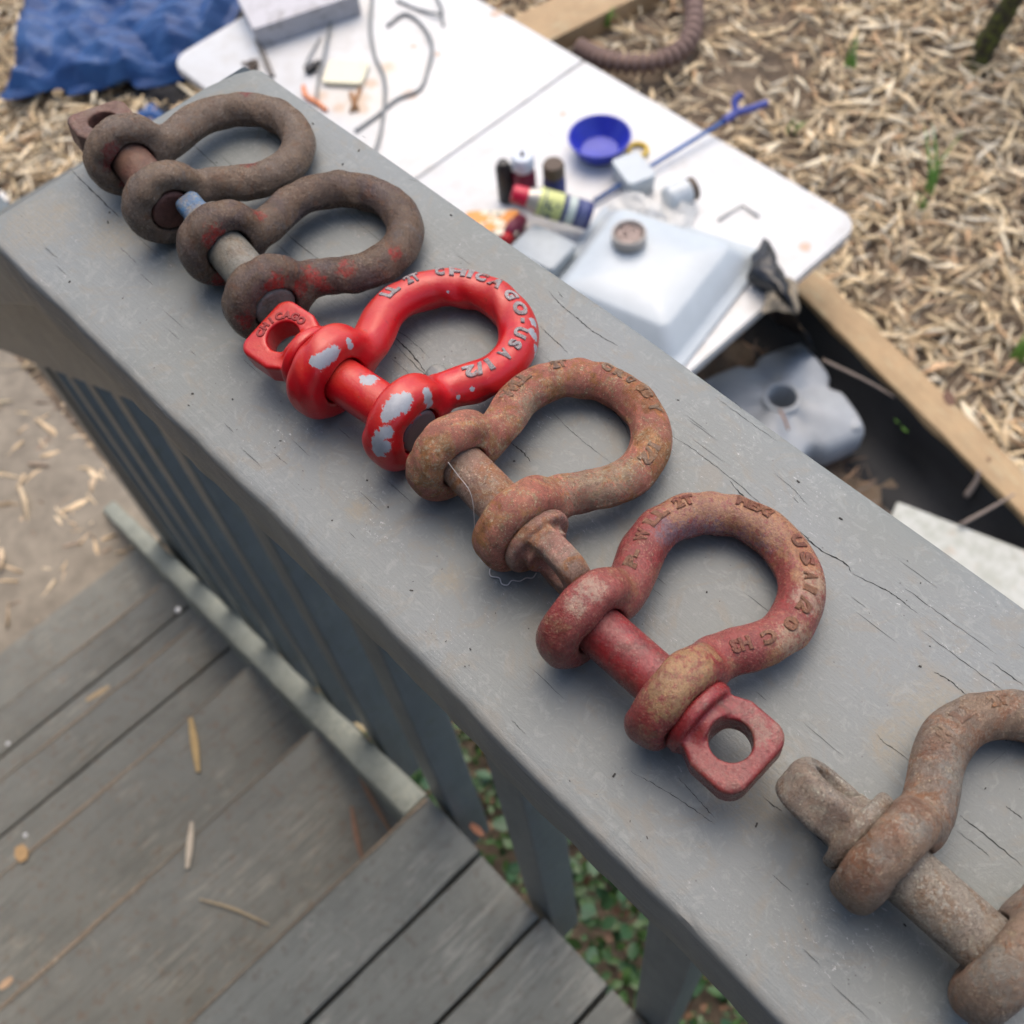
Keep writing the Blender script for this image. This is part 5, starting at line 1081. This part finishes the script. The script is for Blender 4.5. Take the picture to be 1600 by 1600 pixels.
# twigs
M_TWIG = plain('grey_twig', (.30, .24, .20), .8)
def twig(p0, z0, p1, z1, r, label, mat=M_TWIG):
    a = at(*p0, z=z0); e = at(*p1, z=z1); P = catmull([a, (a + e) / 2 + Vector((.004, .003, .006)), e], 5); o = MB().tube(P, [r * (1 - .5 * i / len(P)) for i in range(len(P))], 6).obj('twig', mat, None, True); tag(o, label, 'twig'); return o
twig((1500, 820), -1.82, (1585, 772), -1.78, .0045, 'thin pale twig leaning from the slab to the timber')
twig((1285, 562), -1.80, (1428, 640), -1.84, .004, 'long grey twig lying behind the parasol base')
twig((1510, 775), -1.86, (1530, 735), -1.80, .008, 'short thick splinter beside the timber near the right edge')

# ------------------------------------------------------------------ litter on the steps and the rail
def splinter(pts, w_, z, label, col, name='wood_splinter'):
    P = catmull([at(x, y, z=z + .002) for x, y in pts], 6); n = len(P); vs = []
    for i, p in enumerate(P):
        t = i / (n - 1); d = (P[min(i + 1, n - 1)] - P[max(i - 1, 0)]).normalized(); s_ = Vector((-d.y, d.x, 0)) * w_ * .5 * (.45 + .55 * math.sin(math.pi * min(.95, max(.08, t))))
        vs += [p - s_, p + s_, p + s_ + Vector((0, 0, .0018)), p - s_ + Vector((0, 0, .0018))]
    fs = [(i * 4 + k, i * 4 + (k + 1) % 4, (i + 1) * 4 + (k + 1) % 4, (i + 1) * 4 + k) for i in range(n - 1) for k in range(4)] + [(3, 2, 1, 0), tuple((n - 1) * 4 + k for k in range(4))]
    o = MB().add(vs, fs).obj(name, plain('splinter_' + str(len(bpy.data.materials)), col, .8, .2, .1)); tag(o, label, 'splinter', 'wood splinters on the steps'); return o
z1 = ZD - RISE + .001; z2 = z1 - RISE
splinter([(298, 1122), (304, 1160), (310, 1206)], .0115, z2 + .0, 'broad yellow splinter on the second step', (.44, .31, .14))
splinter([(300, 1285), (297, 1320), (293, 1357)], .0085, z1, 'short pale splinter across the nosing of the first step', (.55, .47, .36))
splinter([(549, 1260), (556, 1300), (565, 1340)], .0075, z1, 'reddish brown splinter on the first step below the deck edge', (.26, .15, .10))
splinter([(556, 1200), (580, 1248), (610, 1300)], .0070, z1, 'long orange brown splinter lying along the stringer', (.30, .18, .11))
splinter([(312, 1405), (365, 1420), (420, 1445)], .0030, z1, 'very thin straw curving across the first step', (.42, .33, .20))
splinter([(135, 1095), (172, 1073)], .011, z2 - RISE, 'tan splinter near the left on the third step', (.42, .31, .18))
splinter([(555, 1130), (580, 1147)], .006, -1.10, 'small straw on top of the stringer', (.45, .37, .22))
splinter([(30, 1322), (38, 1345)], .020, z2, 'stubby orange chip at the left edge of the steps', (.44, .28, .13))
splinter([(0, 1545), (20, 1528)], .010, z1, 'pale orange chip in the lower left corner gap', (.50, .33, .20))
splinter([(735, 1288), (755, 1306)], .009, -1.00, 'rust coloured leaf scrap against the second baluster', (.26, .11, .06))
def pebble(px, py, z, r, label):
    q = at(px, py, z=z + r); m = MB(); m.lathe([(.0001, 0), (r * .7, r * .2), (r, r * .7), (r * .8, r * 1.2), (.0001, r * 1.5)], None, 10); o = m.obj('white_fleck', bpy.data.materials['white_paper'], None, True); o.location = (q.x, q.y, z); tag(o, label, 'fleck', 'white flecks on the steps')
pebble(278, 953, z2 - RISE, .006, 'white fleck on the third step near the stringer'); pebble(12, 1162, z2 - RISE, .004, 'white fleck near the left edge on the third step'); pebble(39, 1305, z2, .0035, 'white fleck above the stubby orange chip')
# thread and hairs by the fourth shackle
M_THR = plain('white_thread', (.62, .60, .58), .6)
def thread(pts, r, label, mat=M_THR):
    P = catmull([at(x, y, z=z) for x, y, z in pts], 8); o = MB().tube(P, r, 5).obj('thread', mat, None, True); tag(o, label, 'thread')
thread([(782, 877, .006), (775, 884, .003), (766, 889, .0006), (767, 900, .0006), (780, 903, .0006), (784, 912, .0006), (793, 914, .0006), (800, 907, .0006), (812, 908, .0006), (822, 903, .0006), (832, 903, .0006), (838, 895, .0006)], .00022, 'curled white thread on the rail under the crusted shackle')
thread([(700, 722, .033), (715, 742, .030), (735, 770, .026), (741, 810, .018), (741, 860, .002)], .00009, 'fine pale hair trailing over the crusted shackle pin')
# nail head on the cap
q = at(683, 585, z=0); o = MB().lathe([(.0042, 0), (.0040, .0008), (.0028, .0013), (.0001, .0015)], None, 20).obj('nail_head', M_RAIL, None, True); o.location = (q.x, q.y, 0); bpy.context.view_layer.update(); local(o, cap)
